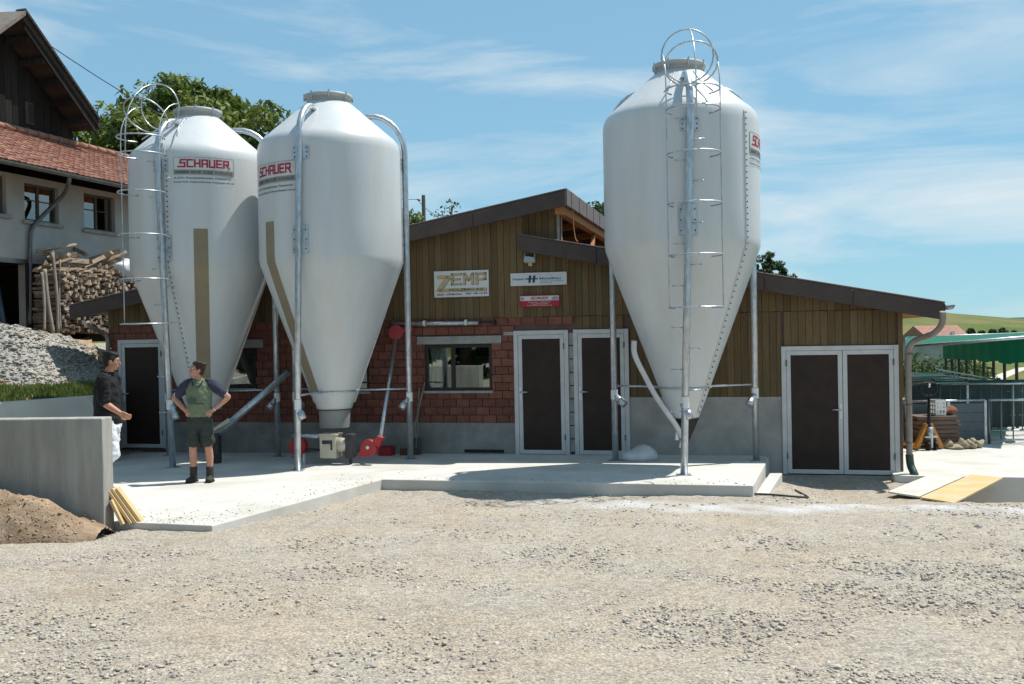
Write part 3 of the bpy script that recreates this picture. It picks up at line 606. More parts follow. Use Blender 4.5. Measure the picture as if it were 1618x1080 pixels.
# windows
def window(o, mull, curtain=False):
    u0, u1, z0, z1 = o; f = .055
    w_ = MB().box(u0, u0 + f, .0, .07, z0, z1).box(u1 - f, u1, .0, .07, z0, z1).box(u0 + f, u1 - f, .0, .07, z1 - f, z1).box(u0 + f, u1 - f, .0, .07, z0, z0 + f)
    if mull: um_ = u0 + (u1 - u0) * mull; w_.box(um_ - .035, um_ + .035, .003, .067, z0 + f, z1 - f)
    w_ = w_.build('window', WFRAME, barn)
    MB().box(u0 + f * .8, u1 - f * .8, .03, .036, z0 + f * .8, z1 - f * .8).build('pane', GLASS, w_)
    MB().box(u0 - .02, u1 + .02, -.05, .03, z0 - .045, z0 - .002).build('sill', LINTEL, w_)
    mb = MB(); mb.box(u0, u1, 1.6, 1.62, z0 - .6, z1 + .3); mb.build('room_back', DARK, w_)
    if curtain:
        V = []; k = 24
        for i in range(k + 1):
            t = i / k; top = u0 + .06 + t * .34; bot = u0 + .06 + t * (.14 + .1 * t); V += [(top, .12 + .02 * math.sin(t * 22), z1 - .03), (bot + .05, .12 + .025 * math.sin(t * 22), (z0 + z1) / 2 - .02), (bot, .12 + .025 * math.sin(t * 20), z0 + .03)]
        MB().add(V, [(3 * i + j, 3 * i + 3 + j, 3 * i + 4 + j, 3 * i + 1 + j) for i in range(k) for j in (0, 1)], True).build('curtain', WHITE, w_)
window(wM, .42, True); window(wS, 0); window(wT, 0)
# roof
def roof_slab(name, u0, z0, u1, z1, v0, v1, th, m): return MB().prism([(u0, v0, z0), (u1, v0, z1), (u1, v0, z1 - th), (u0, v0, z0 - th)], (0, v1 - v0, 0)).build(name, m, barn)
RL = roof_slab('roof', e0[0], zL(e0[0]) - .03, r0[0] - .012, zL(r0[0] - .012) - .03, -OV + .03, 16, .14, FASC)
RR = roof_slab('roof', UC + .06, zR(UC + .06) - .03, l3[0], zR(l3[0]) - .03, -OV + .03, 16, .14, FASC)
def fascia(u0, u1, zf, n, h=.27, light=None):
    for i in range(n):
        a0 = u0 + (u1 - u0) * i / n; a1 = u0 + (u1 - u0) * (i + 1) / n - .006; k = .004 * (i % 2)
        MB().prism([(a0, -OV - .02 - k, zf(a0) - h), (a1, -OV - .02 - k, zf(a1) - h), (a1, -OV - .02 - k, zf(a1)), (a0, -OV - .02 - k, zf(a0))], (0, .045, 0)).build('verge_board', FASC, barn, bevel=.008)
        MB().prism([(a0, -OV - .03 - k, zf(a0) + .004), (a1, -OV - .03 - k, zf(a1) + .004), (a1, -OV - .03 - k, zf(a1) + .03), (a0, -OV - .03 - k, zf(a0) + .03)], (0, .3, 0)).build('verge_cap', RIDGE, barn, bevel=.012)
fascia(e0[0], r0[0], zL, 6); fascia(l0[0], l3[0], zR, 5)
v_ = -OV - .03
for i in range(26):                                        # caps along the high edge
    a0 = v_ + i * .42; MB().box(r0[0] - .01, r0[0] + .035 + .006 * (i % 2), a0, a0 + .405, r0[1] - .27, r0[1] + .03).box(r0[0] - .35, r0[0] - .011, a0 + .3 if i == 0 else a0, a0 + .405, r0[1] - .075, r0[1] + .012 ).build('ridge_cap', RIDGE, barn, bevel=.012)
mb = MB().box(r0[0] - .2, r0[0] - .04, -OV + .05, 15.5, r0[1] - .4, r0[1] - .235); mb.build('ridge_beam', RAFT, barn)
for i in range(6):
    y0 = .3 + i * 2.1
    MB().prism([(-3, y0, zL(-3) - .19), (r0[0] - .21, y0, zL(r0[0] - .21) - .19), (r0[0] - .21, y0, zL(r0[0]) - .36), (-3, y0, zL(-3) - .36)], (0, .1, 0)).build('rafter', RAFT, barn)
    if i > 0:
        MB().bar((UC + .15, y0 + .3, zR(UC) - .1), (r0[0] - .12, y0 + 1.2, r0[1] - .4), .07, .1).build('brace', RAFT, barn)
MB().box(UC - .12, UC - .005, .21, 15, zR(UC) - .45, zR(UC) - .1).build('plate_beam', RAFT, barn)
MB().box(UC - .02, UC + .03, -.03, .21, zR(UC) - .05, zL(UC) - .2).build('corner_post', LINTEL, barn)
# eave soffits of raw timber
MB().prism([(UR - .02, -OV + .04, zR(UR) - .178), (l3[0] - .03, -OV + .04, zR(l3[0]) - .178), (l3[0] - .03, -OV + .04, zR(l3[0]) - .20), (UR - .02, -OV + .04, zR(UR) - .20)], (0, 15, 0)).build('soffit', RAFT, barn)
MB().prism([(UL - .3, -OV + .04, zL(UL - .3) - .178), (UL + 8, -OV + .04, zL(UL + 8) - .178), (UL + 8, -OV + .04, zL(UL + 8) - .2), (UL - .3, -OV + .04, zL(UL - .3) - .2)], (0, OV - .08, 0)).build('soffit', FASC, barn)
MB().prism([(UC + .2, -OV + .04, zR(UC + .2) - .178), (UR - .03, -OV + .04, zR(UR - .03) - .178), (UR - .03, -OV + .04, zR(UR - .03) - .2), (UC + .2, -OV + .04, zR(UC + .2) - .2)], (0, OV - .08, 0)).build('soffit', FASC, barn)
# gutters and downpipes
def gutter(u, z, m, v0, v1):
    pr = [(u + .07 * math.cos(t), z + .07 * math.sin(t)) for t in np.linspace(math.pi, 2 * math.pi, 9)]; pi_ = [(x, y + .006) for x, y in [(u + .062 * math.cos(t), z + .062 * math.sin(t)) for t in np.linspace(2 * math.pi, math.pi, 9)]]
    return MB().prism([(x, v0, y) for x, y in pr + pi_], (0, v1 - v0, 0)).build('gutter', m, barn)
gutter(l3[0] + .06, zR(l3[0]) - .03, PIPEB, -OV - .06, 15); gutter(e0[0] - .06, zL(e0[0]) - .03, PIPEB, -OV - .0, 15)
def smooth_path(pts, k=5):
    P = [Vector(p) for p in pts]; R = []
    for i in range(len(P) - 1):
        a, b, c, d = P[max(i - 1, 0)], P[i], P[i + 1], P[min(i + 2, len(P) - 1)]
        for j in range(k):
            t = j / k; R.append(.5 * ((2 * b) + (c - a) * t + (2 * a - 5 * b + 4 * c - d) * t * t + (3 * b - a - 3 * c + d) * t ** 3))
    return R + [P[-1]]
def wp(px, py, off): u, z = on_wall(px, py, off); return (u, -off, z)
dp = smooth_path([wp(1490, 492, .66), wp(1488, 512, .6), wp(1474, 527, .5), wp(1448, 537, .25), wp(1437, 548, .2), wp(1435, 565, .2), wp(1436, 640, .2), wp(1437, 722, .2)])
MB().tube(dp, .05, 12).build('downpipe', PIPEB, barn)
MB().tube(smooth_path([wp(1437, 718, .2), wp(1439, 735, .2), wp(1446, 752, .32), (U(1449, 765, .35), -.35, -.35)]), .062, 12).build('downpipe_boot', mat('green_boot', (.02, .06, .045), None, 5, .35, spec=.5), barn)
for py in (560, 640, 700): u, z = on_wall(1436, py, .2); MB().lathe([(.056, 0), (.056, .03)], 12, (u, -.2, z)).build('pipe_clamp', ZINC, barn)
dq = smooth_path([wp(139, 508, .55), wp(141, 514, .5), wp(148, 519, .4), wp(163, 526, .15), wp(170, 534, .1), wp(171, 560, .1), wp(173, 700, .1)]); MB().tube(dq, .045, 10).build('downpipe', PIPEB, barn)
# cable hanging in the gap
MB().tube(smooth_path([wp(905, 333, .1), wp(906, 352, .1), wp(909, 375, .2), wp(913, 382, .3)]), .008, 5).build('cable', RAFT, barn)

# ---------------------------------------------------------------- things on the facade
def wall_thing(name, u, z, label, cat, group=None, v=-.045):
    p = WU(u, v, z); return empty(name, p, -TH, label=label, cat=cat, group=group)
def sign(pxs, name, label, m):
    (u0, z0), (u1, z1) = on_wall(pxs[0], pxs[3]), on_wall(pxs[1], pxs[2]); t = wall_thing(name, (u0 + u1) / 2, (z0 + z1) / 2, label, 'sign'); w_, h_ = u1 - u0, z1 - z0
    MB().box(-w_ / 2, w_ / 2, -.012, .018, -h_ / 2, h_ / 2).build('sign_board', m, t, bevel=.002)
    tilt = -.012
    return t, w_, h_, (lambda lay: (lambda x, y: (-w_ / 2 + x * w_, -.014 - .002 * lay, -h_ / 2 + y * h_)))
SIGNW = mat('sign_white', (.60, .62, .62), (.55, .57, .57), 3, .5)
t, w_, h_, f = sign((688, 773, 426, 470), 'carpenter_sign', 'white sign with big tan letters ZEMP on the larch boarding', SIGNW)
mb = MB()
def zl(fn, mb, grow):
    block_word(mb, 'EMP', .33, .93, .50, .87, fn, t=1.15 + grow, gap=2.1)
    th = .055 + grow * .012
    for (ax, ay), (bx, by) in (((.05, .78), (.27, .78)), ((.27, .80), (.08, .30)), ((.08, .27), (.96, .27))):
        d = math.hypot(bx - ax, by - ay); ux, uy = (bx - ax) / d, (by - ay) / d; hx = th * 1.0
        if abs(ux) > .9: q = [(ax, ay - th * 1.1), (bx, by - th * 1.1), (bx, by + th * 1.1), (ax, ay + th * 1.1)]
        else: q = [(ax - .055 - grow * .01, ay), (bx - .055 - grow * .01, by - .06), (bx + .055 + grow * .01, by - .06), (ax + .055 + grow * .01, ay)]
        mb.add([fn(*p) for p in q], [(0, 1, 2, 3)])
zl(lambda x, y: f(0)(x + .006, y - .008), mb, .45); mb.build('letter_shadow', mat('letter_grey', (.17, .155, .13), None, 5, .6), t)
mb = MB(); zl(f(1), mb, 0); mb.build('lettering', TANINK, t)
mb = MB(); put_text(mb, 'HOLZBAU AG', .28, .90, .235, .325, f(2)); put_text(mb, '6253 UFFIKON', .05, .5, .07, .14, f(2)); put_text(mb, '062 - 86 16 53', .58, .97, .09, .16, f(2)); mb.build('lettering', DARKINK, t)
t, w_, h_, f = sign((808, 896, 429, 452), 'metalworker_sign', 'white strip sign with blue lettering Huber Metallbau beneath the floodlight', SIGNW)
mb = MB(); put_text(mb, 'Huber', .04, .26, .44, .62, f(1)); put_text(mb, 'Metallbau', .52, .9, .44, .62, f(1)); mb.add([f(1)(x, y) for x, y in ((.27, .46), (.49, .46), (.49, .58), (.27, .58))], [(0, 1, 2, 3)]); put_text(mb, 'Metall- und Stahlbau', .54, .95, .3, .36, f(1)); put_text(mb, 'Ettiswil', .54, .74, .17, .23, f(1)); mb.build('lettering', BLUEINK, t)
mb = MB()
for dx in (0, .075): mb.add([f(2)(x + dx, y) for x, y in ((.32, .2), (.36, .24), (.375, .8), (.335, .76))], [(0, 1, 2, 3)])
mb.build('emblem', DARKINK, t)
t, w_, h_, f = sign((822, 885, 465, 485), 'silo_maker_sign', 'red and white banner sign below the blue lettered strip sign', REDINK)
mb = MB(); mb.add([f(0)(x, y) for x, y in ((.02, .52), (.98, .52), (.98, .92), (.02, .92))], [(0, 1, 2, 3)]); mb.build('white_band', SIGNW, t)
mb = MB(); block_word(mb, 'SCHAUER', .30, .70, .64, .82, f(1), t=1.4); mb.build('lettering', REDINK, t)
mb = MB(); put_text(mb, 'Fütterungs - Stalltechnik', .22, .78, .33, .43, f(1)); put_text(mb, 'Schauer Maschinenfabrik', .3, .72, .2, .28, f(1)); put_text(mb, 'Tel. Fax Internet', .18, .82, .08, .14, f(1)); mb.build('lettering', SIGNW, t)
mb = MB(); mb.add([f(1)(x, y) for x, y in ((.03, .54), (.1, .58), (.13, .74), (.06, .88), (.03, .8))], [tuple(range(5))]); mb.add([f(1)(x, y) for x, y in ((.8, .56), (.97, .56), (.96, .8), (.89, .88), (.82, .78))], [tuple(range(5))]); mb.build('picture', GREYINK, t)
u, z = on_wall(838, 409, .1); t = wall_thing('floodlight', u, z, 'small square floodlight under the lower roof edge', 'lamp', v=-.03)
MB().box(-.1, .1, -.16, -.06, -.09, .07, Matrix.Rotation(-.25, 4, 'X')).build('lamp_housing', CREAM, t, bevel=.01); MB().box(-.085, .085, -.166, -.161, -.075, .055, Matrix.Rotation(-.25, 4, 'X')).build('glass', GLASS, t); MB().box(-.03, .03, -.1, .03, -.12, -.05).build('bracket', CREAM, t)
u, z = on_wall(650, 511, .1); u2, z2 = on_wall(756, 510, .1); t = wall_thing('feed_tube', u, z, 'horizontal silver feed tube clamped along the top of the red block wall', 'pipe', v=-.1)
MB().tube([(-.35, 0, 0), (u2 - u, 0, z2 - z)], .038, 10).build('tube', GALV, t)
for k in (.18, .8): MB().tube([((u2 - u) * k, 0, 0), ((u2 - u) * k + .04, 0, 0)], .055, 10).box((u2 - u) * k, (u2 - u) * k + .03, 0, .09, -.02, .02).build('clamp', WHITE, t)
u, z = on_wall(775, 508, .05); t = wall_thing('tube_end_bracket', u, z, 'black bracket on the block wall past the feed tube end', 'bracket'); MB().box(-.2, .08, -.02, .04, -.015, .015).build('arm', BLACK, t); MB().box(.02, .1, -.06, .04, -.05, .02).build('block', BLACK, t)
# tools leaning at the wall
for k, (a_, b_, lab) in enumerate((((655, 716), (673, 603), 'broom with long wooden stick leaning on the block wall beside the window'), ((664, 716), (664, 612), 'upright wooden shovel handle leaning on the block wall beside the broom'))):
    p = WU(U(a_[0], a_[1]), -.3 + .05 * k, slab_z(17.8)); q = WU(*(lambda r: (r[0], -.06, r[1]))(on_wall(b_[0], b_[1])))
    t = empty(('broom', 'shovel')[k], p, 0, label=lab, cat=('broom', 'shovel')[k]); MB().tube([(0, 0, .05), tuple(q - p)], .014, 7).build('stick', POLEW, t)
    MB().box(-.16, .16, -.04, .04, .0, .12).build('bristles', mat('bristle', (.10, .05, .03), None, 30, .95), t) if k == 0 else MB().prism([(-.11, -.02, .01), (.11, -.02, .01), (.1, .06, .3), (-.1, .06, .3)], (0, .015, 0)).build('blade', STEEL, t)
p = WU(U(622, 712), -.35, slab_z(17.9)); t = empty('red_bin', p, -TH, label='small red plastic bin on the slab beneath the inclined tube', cat='bin')
MB().prism([(-.1, -.1, 0), (.1, -.1, 0), (.1, .1, 0), (-.1, .1, 0)], (0, 0, .015)).build('base', REDP, t)
mb = MB()
for x0, x1, y0, y1 in ((-.12, .12, -.12, -.1), (-.12, .12, .1, .12), (-.12, -.1, -.1, .1), (.1, .12, -.1, .1)): mb.box(x0, x1, y0, y1, .002, .16)
mb.build('side', REDP, t)

# ---------------------------------------------------------------- feed silos
H_TIP, H_LOW, H_SH, H_COL = .80, 3.38, 5.38, 6.2
def roof_z(r): return H_SH + (1.2 - r) / (1.2 - .36) * (6.10 - H_SH)
def silo(cx, cy, label, legs, ladder, tip_r, tip_z, logo, strip, seam, hopper, R=1.2):
    zb = slab_z(cy); t = empty('feed_silo', (cx, cy, zb), 0, label=label, cat='silo', group='white feed silos in front of the stable')
    prof = [(tip_r, tip_z), (tip_r + .012, tip_z + .06)]
    def cone_r(z): return tip_r + (R - tip_r) * (z - tip_z) / (H_LOW - tip_z)
    for k in range(1, 10): z = tip_z + .06 + (H_LOW - .12 - tip_z - .06) * k / 10; prof.append((cone_r(z), z))
    prof += [(R - .045, H_LOW - .11), (R - .012, H_LOW - .02), (R, H_LOW + .08), (R, H_LOW + .6), (R, H_LOW + 1.2), (R, H_SH - .16), (R - .008, H_SH - .07), (R - .04, H_SH + .02), (R - .1, H_SH + .09)]
    for k in range(1, 7): r = R - .1 + (.38 - R + .1) * k / 6; prof.append((r, H_SH + .09 + (6.1 - H_SH - .09) * k / 6))
    tank = MB().lathe(prof, 96).build('tank', GRP, t)
    lid = MB().lathe([(.36, 6.07), (.36, 6.17), (.41, 6.18), (.41, 6.235), (.36, 6.25), (.0, 6.26)], 48, cap=False).build('lid', mat('lid_grey', (.45, .46, .45), (.38, .39, .38), 5, .5), t)
    for k in range(8):
        a_ = k * math.pi / 4 + .2; MB().box(.405 * math.cos(a_) - .012, .405 * math.cos(a_) + .012, .405 * math.sin(a_) - .012, .405 * math.sin(a_) + .012, 6.14, 6.262).build('clamp', GALV, lid)
    pol = lambda r, a_, z: (r * math.cos(a_), r * math.sin(a_), z)
    LR = R + .075
    for i, (ab, at_) in enumerate(legs):
        ab, at_ = math.radians(ab), math.radians(at_); zt = H_SH - .1
        lift = slab_z(cy + LR * math.sin(ab)) - zb
        pts = [pol(LR, ab, lift), pol(LR, ab + (at_ - ab) * .5, zt * .5), pol(LR, at_, zt)]
        ac = .56
        for k in range(1, 9): th = k / 8 * math.radians(112); pts.append(pol(LR - ac * (1 - math.cos(th)), at_, zt + ac * 1.12 * math.sin(th)))
        rend = LR - ac * (1 - math.cos(math.radians(112)))
        lg = MB().tube(pts, .052, 14).build('leg', GALV, t)
        p = pol(LR, ab, lift); MB().box(p[0] - .1, p[0] + .1, p[1] - .1, p[1] + .1, p[2] - .003, p[2] + .012).build('foot_plate', GALV, lg)
        MB().lathe([(.057, 1.0), (.057, 1.16)], 14, (LR * math.cos(ab + (at_ - ab) * .2), LR * math.sin(ab + (at_ - ab) * .2), 0), cap=False).build('sleeve', WHITE, lg)
        for z, hh in ((H_LOW + .32, .22), (H_SH - .3, .1)):
            aa = ab + (at_ - ab) * z / zt
            for sg in (-1, 1):
                m_ = MB(); a0, a1 = aa + sg * .035, aa + sg * .115
                m_.add([pol(R + .006, a0, z - hh), pol(R + .006, a1, z - hh), pol(R + .006, a1, z + hh), pol(R + .006, a0, z + hh), pol(R + .03, a0, z - hh), pol(R + .012, a1, z - hh), pol(R + .012, a1, z + hh), pol(R + .03, a0, z + hh)], [(4, 5, 6, 7), (0, 1, 5, 4), (3, 7, 6, 2), (1, 2, 6, 5), (0, 4, 7, 3)])
                m_.build('bracket', GALV, t)
                m_ = MB()
                for dz in (-.7, 0, .7): m_.ball(pol(R + .02, (a0 * .4 + a1 * .6), z + dz * hh), .012, 6, 4)
                m_.build('bolts', STEEL, t)
        # tie bar to the cone ring
        zr = 1.22; m_ = MB().tube([pol(LR, ab, zr), pol(cone_r(zr) + .02, ab, zr)], .017, 7); m_.build('tie_bar', GALV, t)
        # filler stub
        nx_ = ab + 1.2; p = Vector(pol(LR, ab, 1.07)); d = Vector((-math.cos(ab) * .75 + .15, -math.sin(ab) * .3 - .35, -.75)).normalized()
        q = p + d * .24; s_ = MB().tube([tuple(p), tuple(q)], .05, 12).build('filler_stub', GALV, t)
        MB().tube([tuple(p + d * .13), tuple(p + d * .25)], .064, 12).build('coupling', GALV, s_)
    zr = 1.22; rr = cone_r(zr) + .012; MB().tube([pol(rr, k * math.pi / 18, zr) for k in range(37)], .014, 6, cap=False).build('ring', GALV, t)
    # seams with bolts
    for a_ in seam:
        a_ = math.radians(a_); m_ = MB(); m2 = MB(); n_ = 46
        pp = [(cone_r(z) if z < H_LOW - .05 else (R if z < H_SH - .05 else R - (z - H_SH + .05) * (R - .38) / (6.15 - H_SH)), z) for z in np.linspace(tip_z + .1, 6.0, 60)]
        m_.tube([pol(r + .004, a_, z) for r, z in pp], .011, 5).build('seam', GRP, t)
        for r, z in pp[::1]: m2.ball(pol(r + .008, a_ + .03 / max(r, .3), z), .013, 6, 4)
        m2.build('seam_bolts', ZINC, t)
    # sight strip
    if strip:
        ph, zt_, hw = strip; V = []; zz = list(np.linspace(tip_z + .3, H_LOW - .12, 9)) + [H_LOW - .11, H_LOW - .02, H_LOW + .08, H_LOW + .1] + list(np.linspace(H_LOW + .3, zt_, 4)); cols = 4
        for z in zz:
            r = float(np.interp(z, [p_[1] for p_ in prof], [p_[0] for p_ in prof])); w2 = hw / max(r, .3)
            for c in range(cols): V.append(pol(r + .007, ph - w2 + 2 * w2 * c / (cols - 1), z))
        MB().add(V, [(i * cols + c, i * cols + c + 1, (i + 1) * cols + c + 1, (i + 1) * cols + c) for i in range(len(zz) - 1) for c in range(cols - 1)], True).build('sight_strip', BEIGE, t)
    if logo:
        ph0, ph1, z0, z1 = logo
        fr = lambda lay: (lambda x, y: pol(R + .004 + .002 * lay, ph0 + (ph1 - ph0) * x, z0 + (z1 - z0) * y))
        def patch(mb, x0, x1, y0, y1, fn, n_=14):
            V = [fn(x0 + (x1 - x0) * i / n_, y) for i in range(n_ + 1) for y in (y0, y1)]; mb.add(V, [(2 * i, 2 * i + 2, 2 * i + 3, 2 * i + 1) for i in range(n_)])
        lg = MB(); patch(lg, 0, 1, .38, 1, fr(0)); lg = lg.build('maker_decal', mat('decal_pale', (.62, .64, .63), None, 5, .5), t)
        m_ = MB(); patch(m_, 0, 1, .985, 1, fr(1)); patch(m_, 0, .008, .38, .985, fr(1), 1); patch(m_, .992, 1, .38, .985, fr(1), 1); patch(m_, 0, 1, .36, .54, fr(1)); m_.build('grey_band', GREYINK, lg)
        m_ = MB(); block_word(m_, 'SCHAUER', .11, .90, .65, .90, fr(2), t=1.35, gap=1.9); m_.build('lettering', REDINK, lg)
        m_ = MB(); put_text(m_, 'IMMER EINE IDEE VORAUS', .03, .97, .40, .50, fr(3)); put_text(m_, 'A-4731 Prambachkirchen, Passauerstr. 1', 0, 1, .19, .27, fr(2)); put_text(m_, 'Internet: http://www.schauer.co.at', 0, 1, .04, .12, fr(2)); m_.build('small_lettering', mat('text_grey', (.12, .12, .125), None, 5, .6), lg)['kind'] = 'stuff'
    # ladder and cage
    if ladder:
        ad, zlow, zs, off = ladder; ad = math.radians(ad); er = Vector((math.cos(ad), math.sin(ad), 0)); et = Vector((-er.y, er.x, 0)); ez = Vector((0, 0, 1))
        hr = .375; rc = LR + off; zt = H_SH + .1; rho = .62
        def centre(s):                                     # s <= 0: below the bend (metres), s > 0: bend angle
            if s <= 0: return er * rc + ez * (zt + s), er, ez
            return er * (rc - rho + rho * math.cos(s)) + ez * (zt + rho * math.sin(s)), er * math.cos(s) + ez * math.sin(s), -er * math.sin(s) + ez * math.cos(s)
        def hoop_pt(s, a_): c, e1, _ = centre(s); return c + e1 * (hr * math.cos(a_)) + et * (hr * math.sin(a_))
        for s in [z - zt for z in zs] + [0.0, .7, 1.4]:
            span = 2.35 if s <= .5 else math.pi
            MB().tube([hoop_pt(s, -span + 2 * span * k / 24) for k in range(25)], .0125, 5).build('cage_hoop', GALV, t)
        for a_ in (-1.5, 0, 1.5):
            ss = list(np.linspace(zlow - zt, 0, 8)) + [.25, .5, .75, 1.0, 1.2, 1.4]
            if a_ == 0: ss = [s for s in ss if s > -.45]
            MB().tube([hoop_pt(s, a_) for s in ss], .010, 5).build('cage_strip', GALV, t)
        k0 = 0
        for k in range(15):
            z = .95 + k * .3; aa = math.radians(legs[0][0]) + (math.radians(legs[0][1]) - math.radians(legs[0][0])) * z / H_SH; p = Vector(pol(LR, aa, z)); sg = 1 if k % 2 else -1
            MB().tube([tuple(p + et * sg * .05), tuple(p + et * sg * .2)], .0085, 5).ball(tuple(p + et * sg * .2), .016, 6, 4).build('rung', GALV, t)
        # grab loop on the roof cone
        MB().tube([tuple(er * r + et * s_ * .35 + ez * (roof_z(r) + .1)) for r, s_ in ((1.1, -1), (.85, -.6), (.62, -.4))], .012, 5).build('grab_rail', GALV, t)
        MB().tube([tuple(er * r + et * s_ * .35 + ez * (roof_z(r) + .1)) for r, s_ in ((1.1, 1), (.85, .6), (.62, .4))], .012, 5).build('grab_rail', GALV, t)
    return t, pol, cone_r
def decal(px_l, px_r, py_t, py_b, cx, cy, w_ang=None, edge='l'):
    R = 1.2; al, zt = on_cyl(px_l, py_t, cx, cy, R); ar, _ = on_cyl(px_r, py_t, cx, cy, R); _, zb = on_cyl(px_l if edge == 'l' else px_r, py_b, cx, cy, R); b = slab_z(cy)
    if w_ang: (al, ar) = (al, al + w_ang) if edge == 'l' else (ar - w_ang, ar)
    zt = on_cyl(px_l if edge == 'l' else px_r, py_t, cx, cy, R)[1]
    return al, ar, zb - b, zt - b
c3, cm, cl = (2.68, 15.55), (-3.05, 17.0), (-5.54, 17.85)
lg_l = decal(274, 369, 248, 291, *cl); wA = lg_l[1] - lg_l[0]
lg_m = decal(408, 467, 252, 303, *cm, w_ang=wA, edge='r'); lg_3 = decal(1184, 1197, 207, 262, *c3, w_ang=wA, edge='l')
pa, pz = on_cyl(317, 361, *cl, 1.2); strip_l = (pa, pz - slab_z(cl[1]), .115)
pa, pz = on_cyl(426, 350, *cm, 1.2); strip_m = (pa, pz - slab_z(cm[1]), .115)
hoop_zs = [H_LOW - .95, H_LOW - .22, H_LOW + .5, H_LOW + 1.2, H_LOW + 1.82]
pa3 = math.degrees(on_cyl(1178, 300, *c3, 1.2)[0]); pal = math.degrees(on_cyl(262, 330, *cl, 1.2)[0])
s3, pol, cr3 = silo(*c3, 'white feed silo with black outlet cone and caged ladder, standing alone before the doors', [(259, 267), (143, 143), (19, 19)], (267, H_LOW - .95, hoop_zs, .30), .22, .74, lg_3, None, (pa3, pa3 + 180), 'black')
s2, _, crm = silo(*cm, 'white feed silo without ladder, cream feed box beneath its outlet', [(252, 258.5), (133, 133), (9, 9)], None, .30, .92, lg_m, strip_m, (3, 183), 'box')
s1, _, crl = silo(*cl, 'white feed silo with caged ladder and tan sight strip beside the old house', [(263, 256), (138, 138), (9, 9)], (252, H_LOW - .95, hoop_zs, .30), .30, .9, lg_l, strip_l, (pal, pal + 180), 'man')
# outlet under the lone silo
MB().lathe([(.05, .36), (.08, .42), (.215, .735), (.232, .742)], 28).build('outlet_cone', BLACK, s3)
MB().prism([(-.1, -.05, .28), (-.02, -.05, .28), (-.04, -.05, .42), (-.07, -.05, .42)], (0, .08, 0)).build('outlet_flap', WHITE, s3); MB().prism([(-.16, -.05, .4), (-.11, -.05, .4), (-.12, -.05, .52), (-.15, -.05, .52)], (0, .06, 0)).build('outlet_flap', WHITE, s3)
t3 = Vector((c3[0], c3[1], slab_z(c3[1])))
pp = smooth_path([at(1002, 538, 15.2) - t3, at(1003, 560, 15.2) - t3, at(1018, 592, 15.25) - t3, at(1040, 632, 15.3) - t3, at(1066, 668, 15.4) - t3, at(1078, 690, 15.5) - t3]); MB().tube(pp, .042, 10).build('return_hose', FOIL, s3)
# outlet under the middle silo: hopper, auger trough and box
MB().lathe([(.14, .56), (.26, .915), (.315, .925)], 4).build('outlet_hopper', mat('stainless', (.42, .41, .38), (.3, .29, .27), 6, .35, metal=.6), s2)
MB().lathe([(.26, .60), (.27, .9)], 28, cap=False).build('outlet_collar', mat('smoked_plastic', (.26, .26, .25), None, 4, .4), s2)
def auger_unit(c, lab):
    t = empty('feed_auger', c, -TH, label=lab, cat='auger')
    z0 = 0
    MB().box(-.17, .12, -.32, -.06, .12, .50).build('feed_box', CREAM, t, bevel=.008); MB().box(-.12, .06, -.328, -.322, .36, .42).box(.03, .06, -.328, -.322, .26, .36).build('box_window', STEEL, t); MB().box(-.18, .13, -.33, -.05, .50, .525).build('box_rim', CREAM, t)
    MB().tube([(-.75, -.12, .47), (-.17, -.12, .46)], .045, 10).build('auger_tube', GALV, t)
    MB().tube([(.12, -.18, .33), (.34, -.18, .33)], [.14, .08], 14).build('motor_cone', CREAM, t)
    MB().box(.26, .40, -.28, -.08, .12, .52).build('motor', STEEL, t, bevel=.02)
    hd = MB().tube([(.66, -.25, .29), (.66, -.12, .29)], .14, 16).prism([(.72, -.24, .38), (.84, -.24, .30), (.92, -.24, .46), (.82, -.24, .50)], (0, .11, 0)).prism([(.46, -.24, .14), (.66, -.24, .15), (.62, -.24, .3), (.5, -.24, .24)], (0, .11, 0)).build('gear_head', REDP, t, bevel=.012)
    MB().tube([(.66, -.265, .30), (.66, -.25, .30)], .03, 8).build('bolt', GALV, hd)
    MB().tube([(-.62, -.25, .30), (-.62, -.1, .30)], .15, 16).build('gear_head', REDP, t, bevel=.012)
    MB().box(-.55, -.18, -.16, -.1, .22, .26).build('support_rail', STEEL, t); MB().box(-.56, -.53, -.15, -.11, 0, .22).build('support_leg', WHITE, t)
    MB().box(.30, .34, -.2, -.16, 0, .12).build('support_leg', STEEL, t)
    return t
c = Vector((cm[0] + .05, cm[1] - .15, slab_z(cm[1])))
au = auger_unit(c, 'cream feed box with red gear heads under the silo without ladder')
# inclined conveyor tubes
q0 = au.matrix_world
gh = Vector((c.x + .86 * math.cos(TH) - .18 * math.sin(TH) + .0, c.y - .86 * math.sin(TH) - .18 * math.cos(TH), c.z + .46)); u, z = on_wall(626, 531, .16); top = WU(u, -.16, z)
t = empty('riser_tube', gh, 0, label='thin inclined silver tube rising from red gear head to the wall', cat='pipe')
MB().tube([(0, 0, 0), tuple(top - gh)], .032, 10).build('tube', GALV, t); e_ = top - gh
MB().tube([tuple(e_ + Vector((0, -.07, .07))), tuple(e_ + Vector((0, .07, .07)))], .14, 16).build('gear_head', REDP, t, bevel=.01); MB().tube([tuple(e_ + Vector((0, 0, .1))), tuple(e_ + Vector((.32, .0, .12)))], .06, 10).build('outlet', REDP, t)
pa_, pb_ = at(340, 688, 17.2), at(456, 588, 17.7)
t = empty('screw_conveyor', pa_, 0, label='fat inclined galvanised conveyor tube behind the man in green', cat='pipe'); MB().tube([(0, 0, 0), tuple(pb_ - pa_)], .062, 12).build('tube', GALV, t)
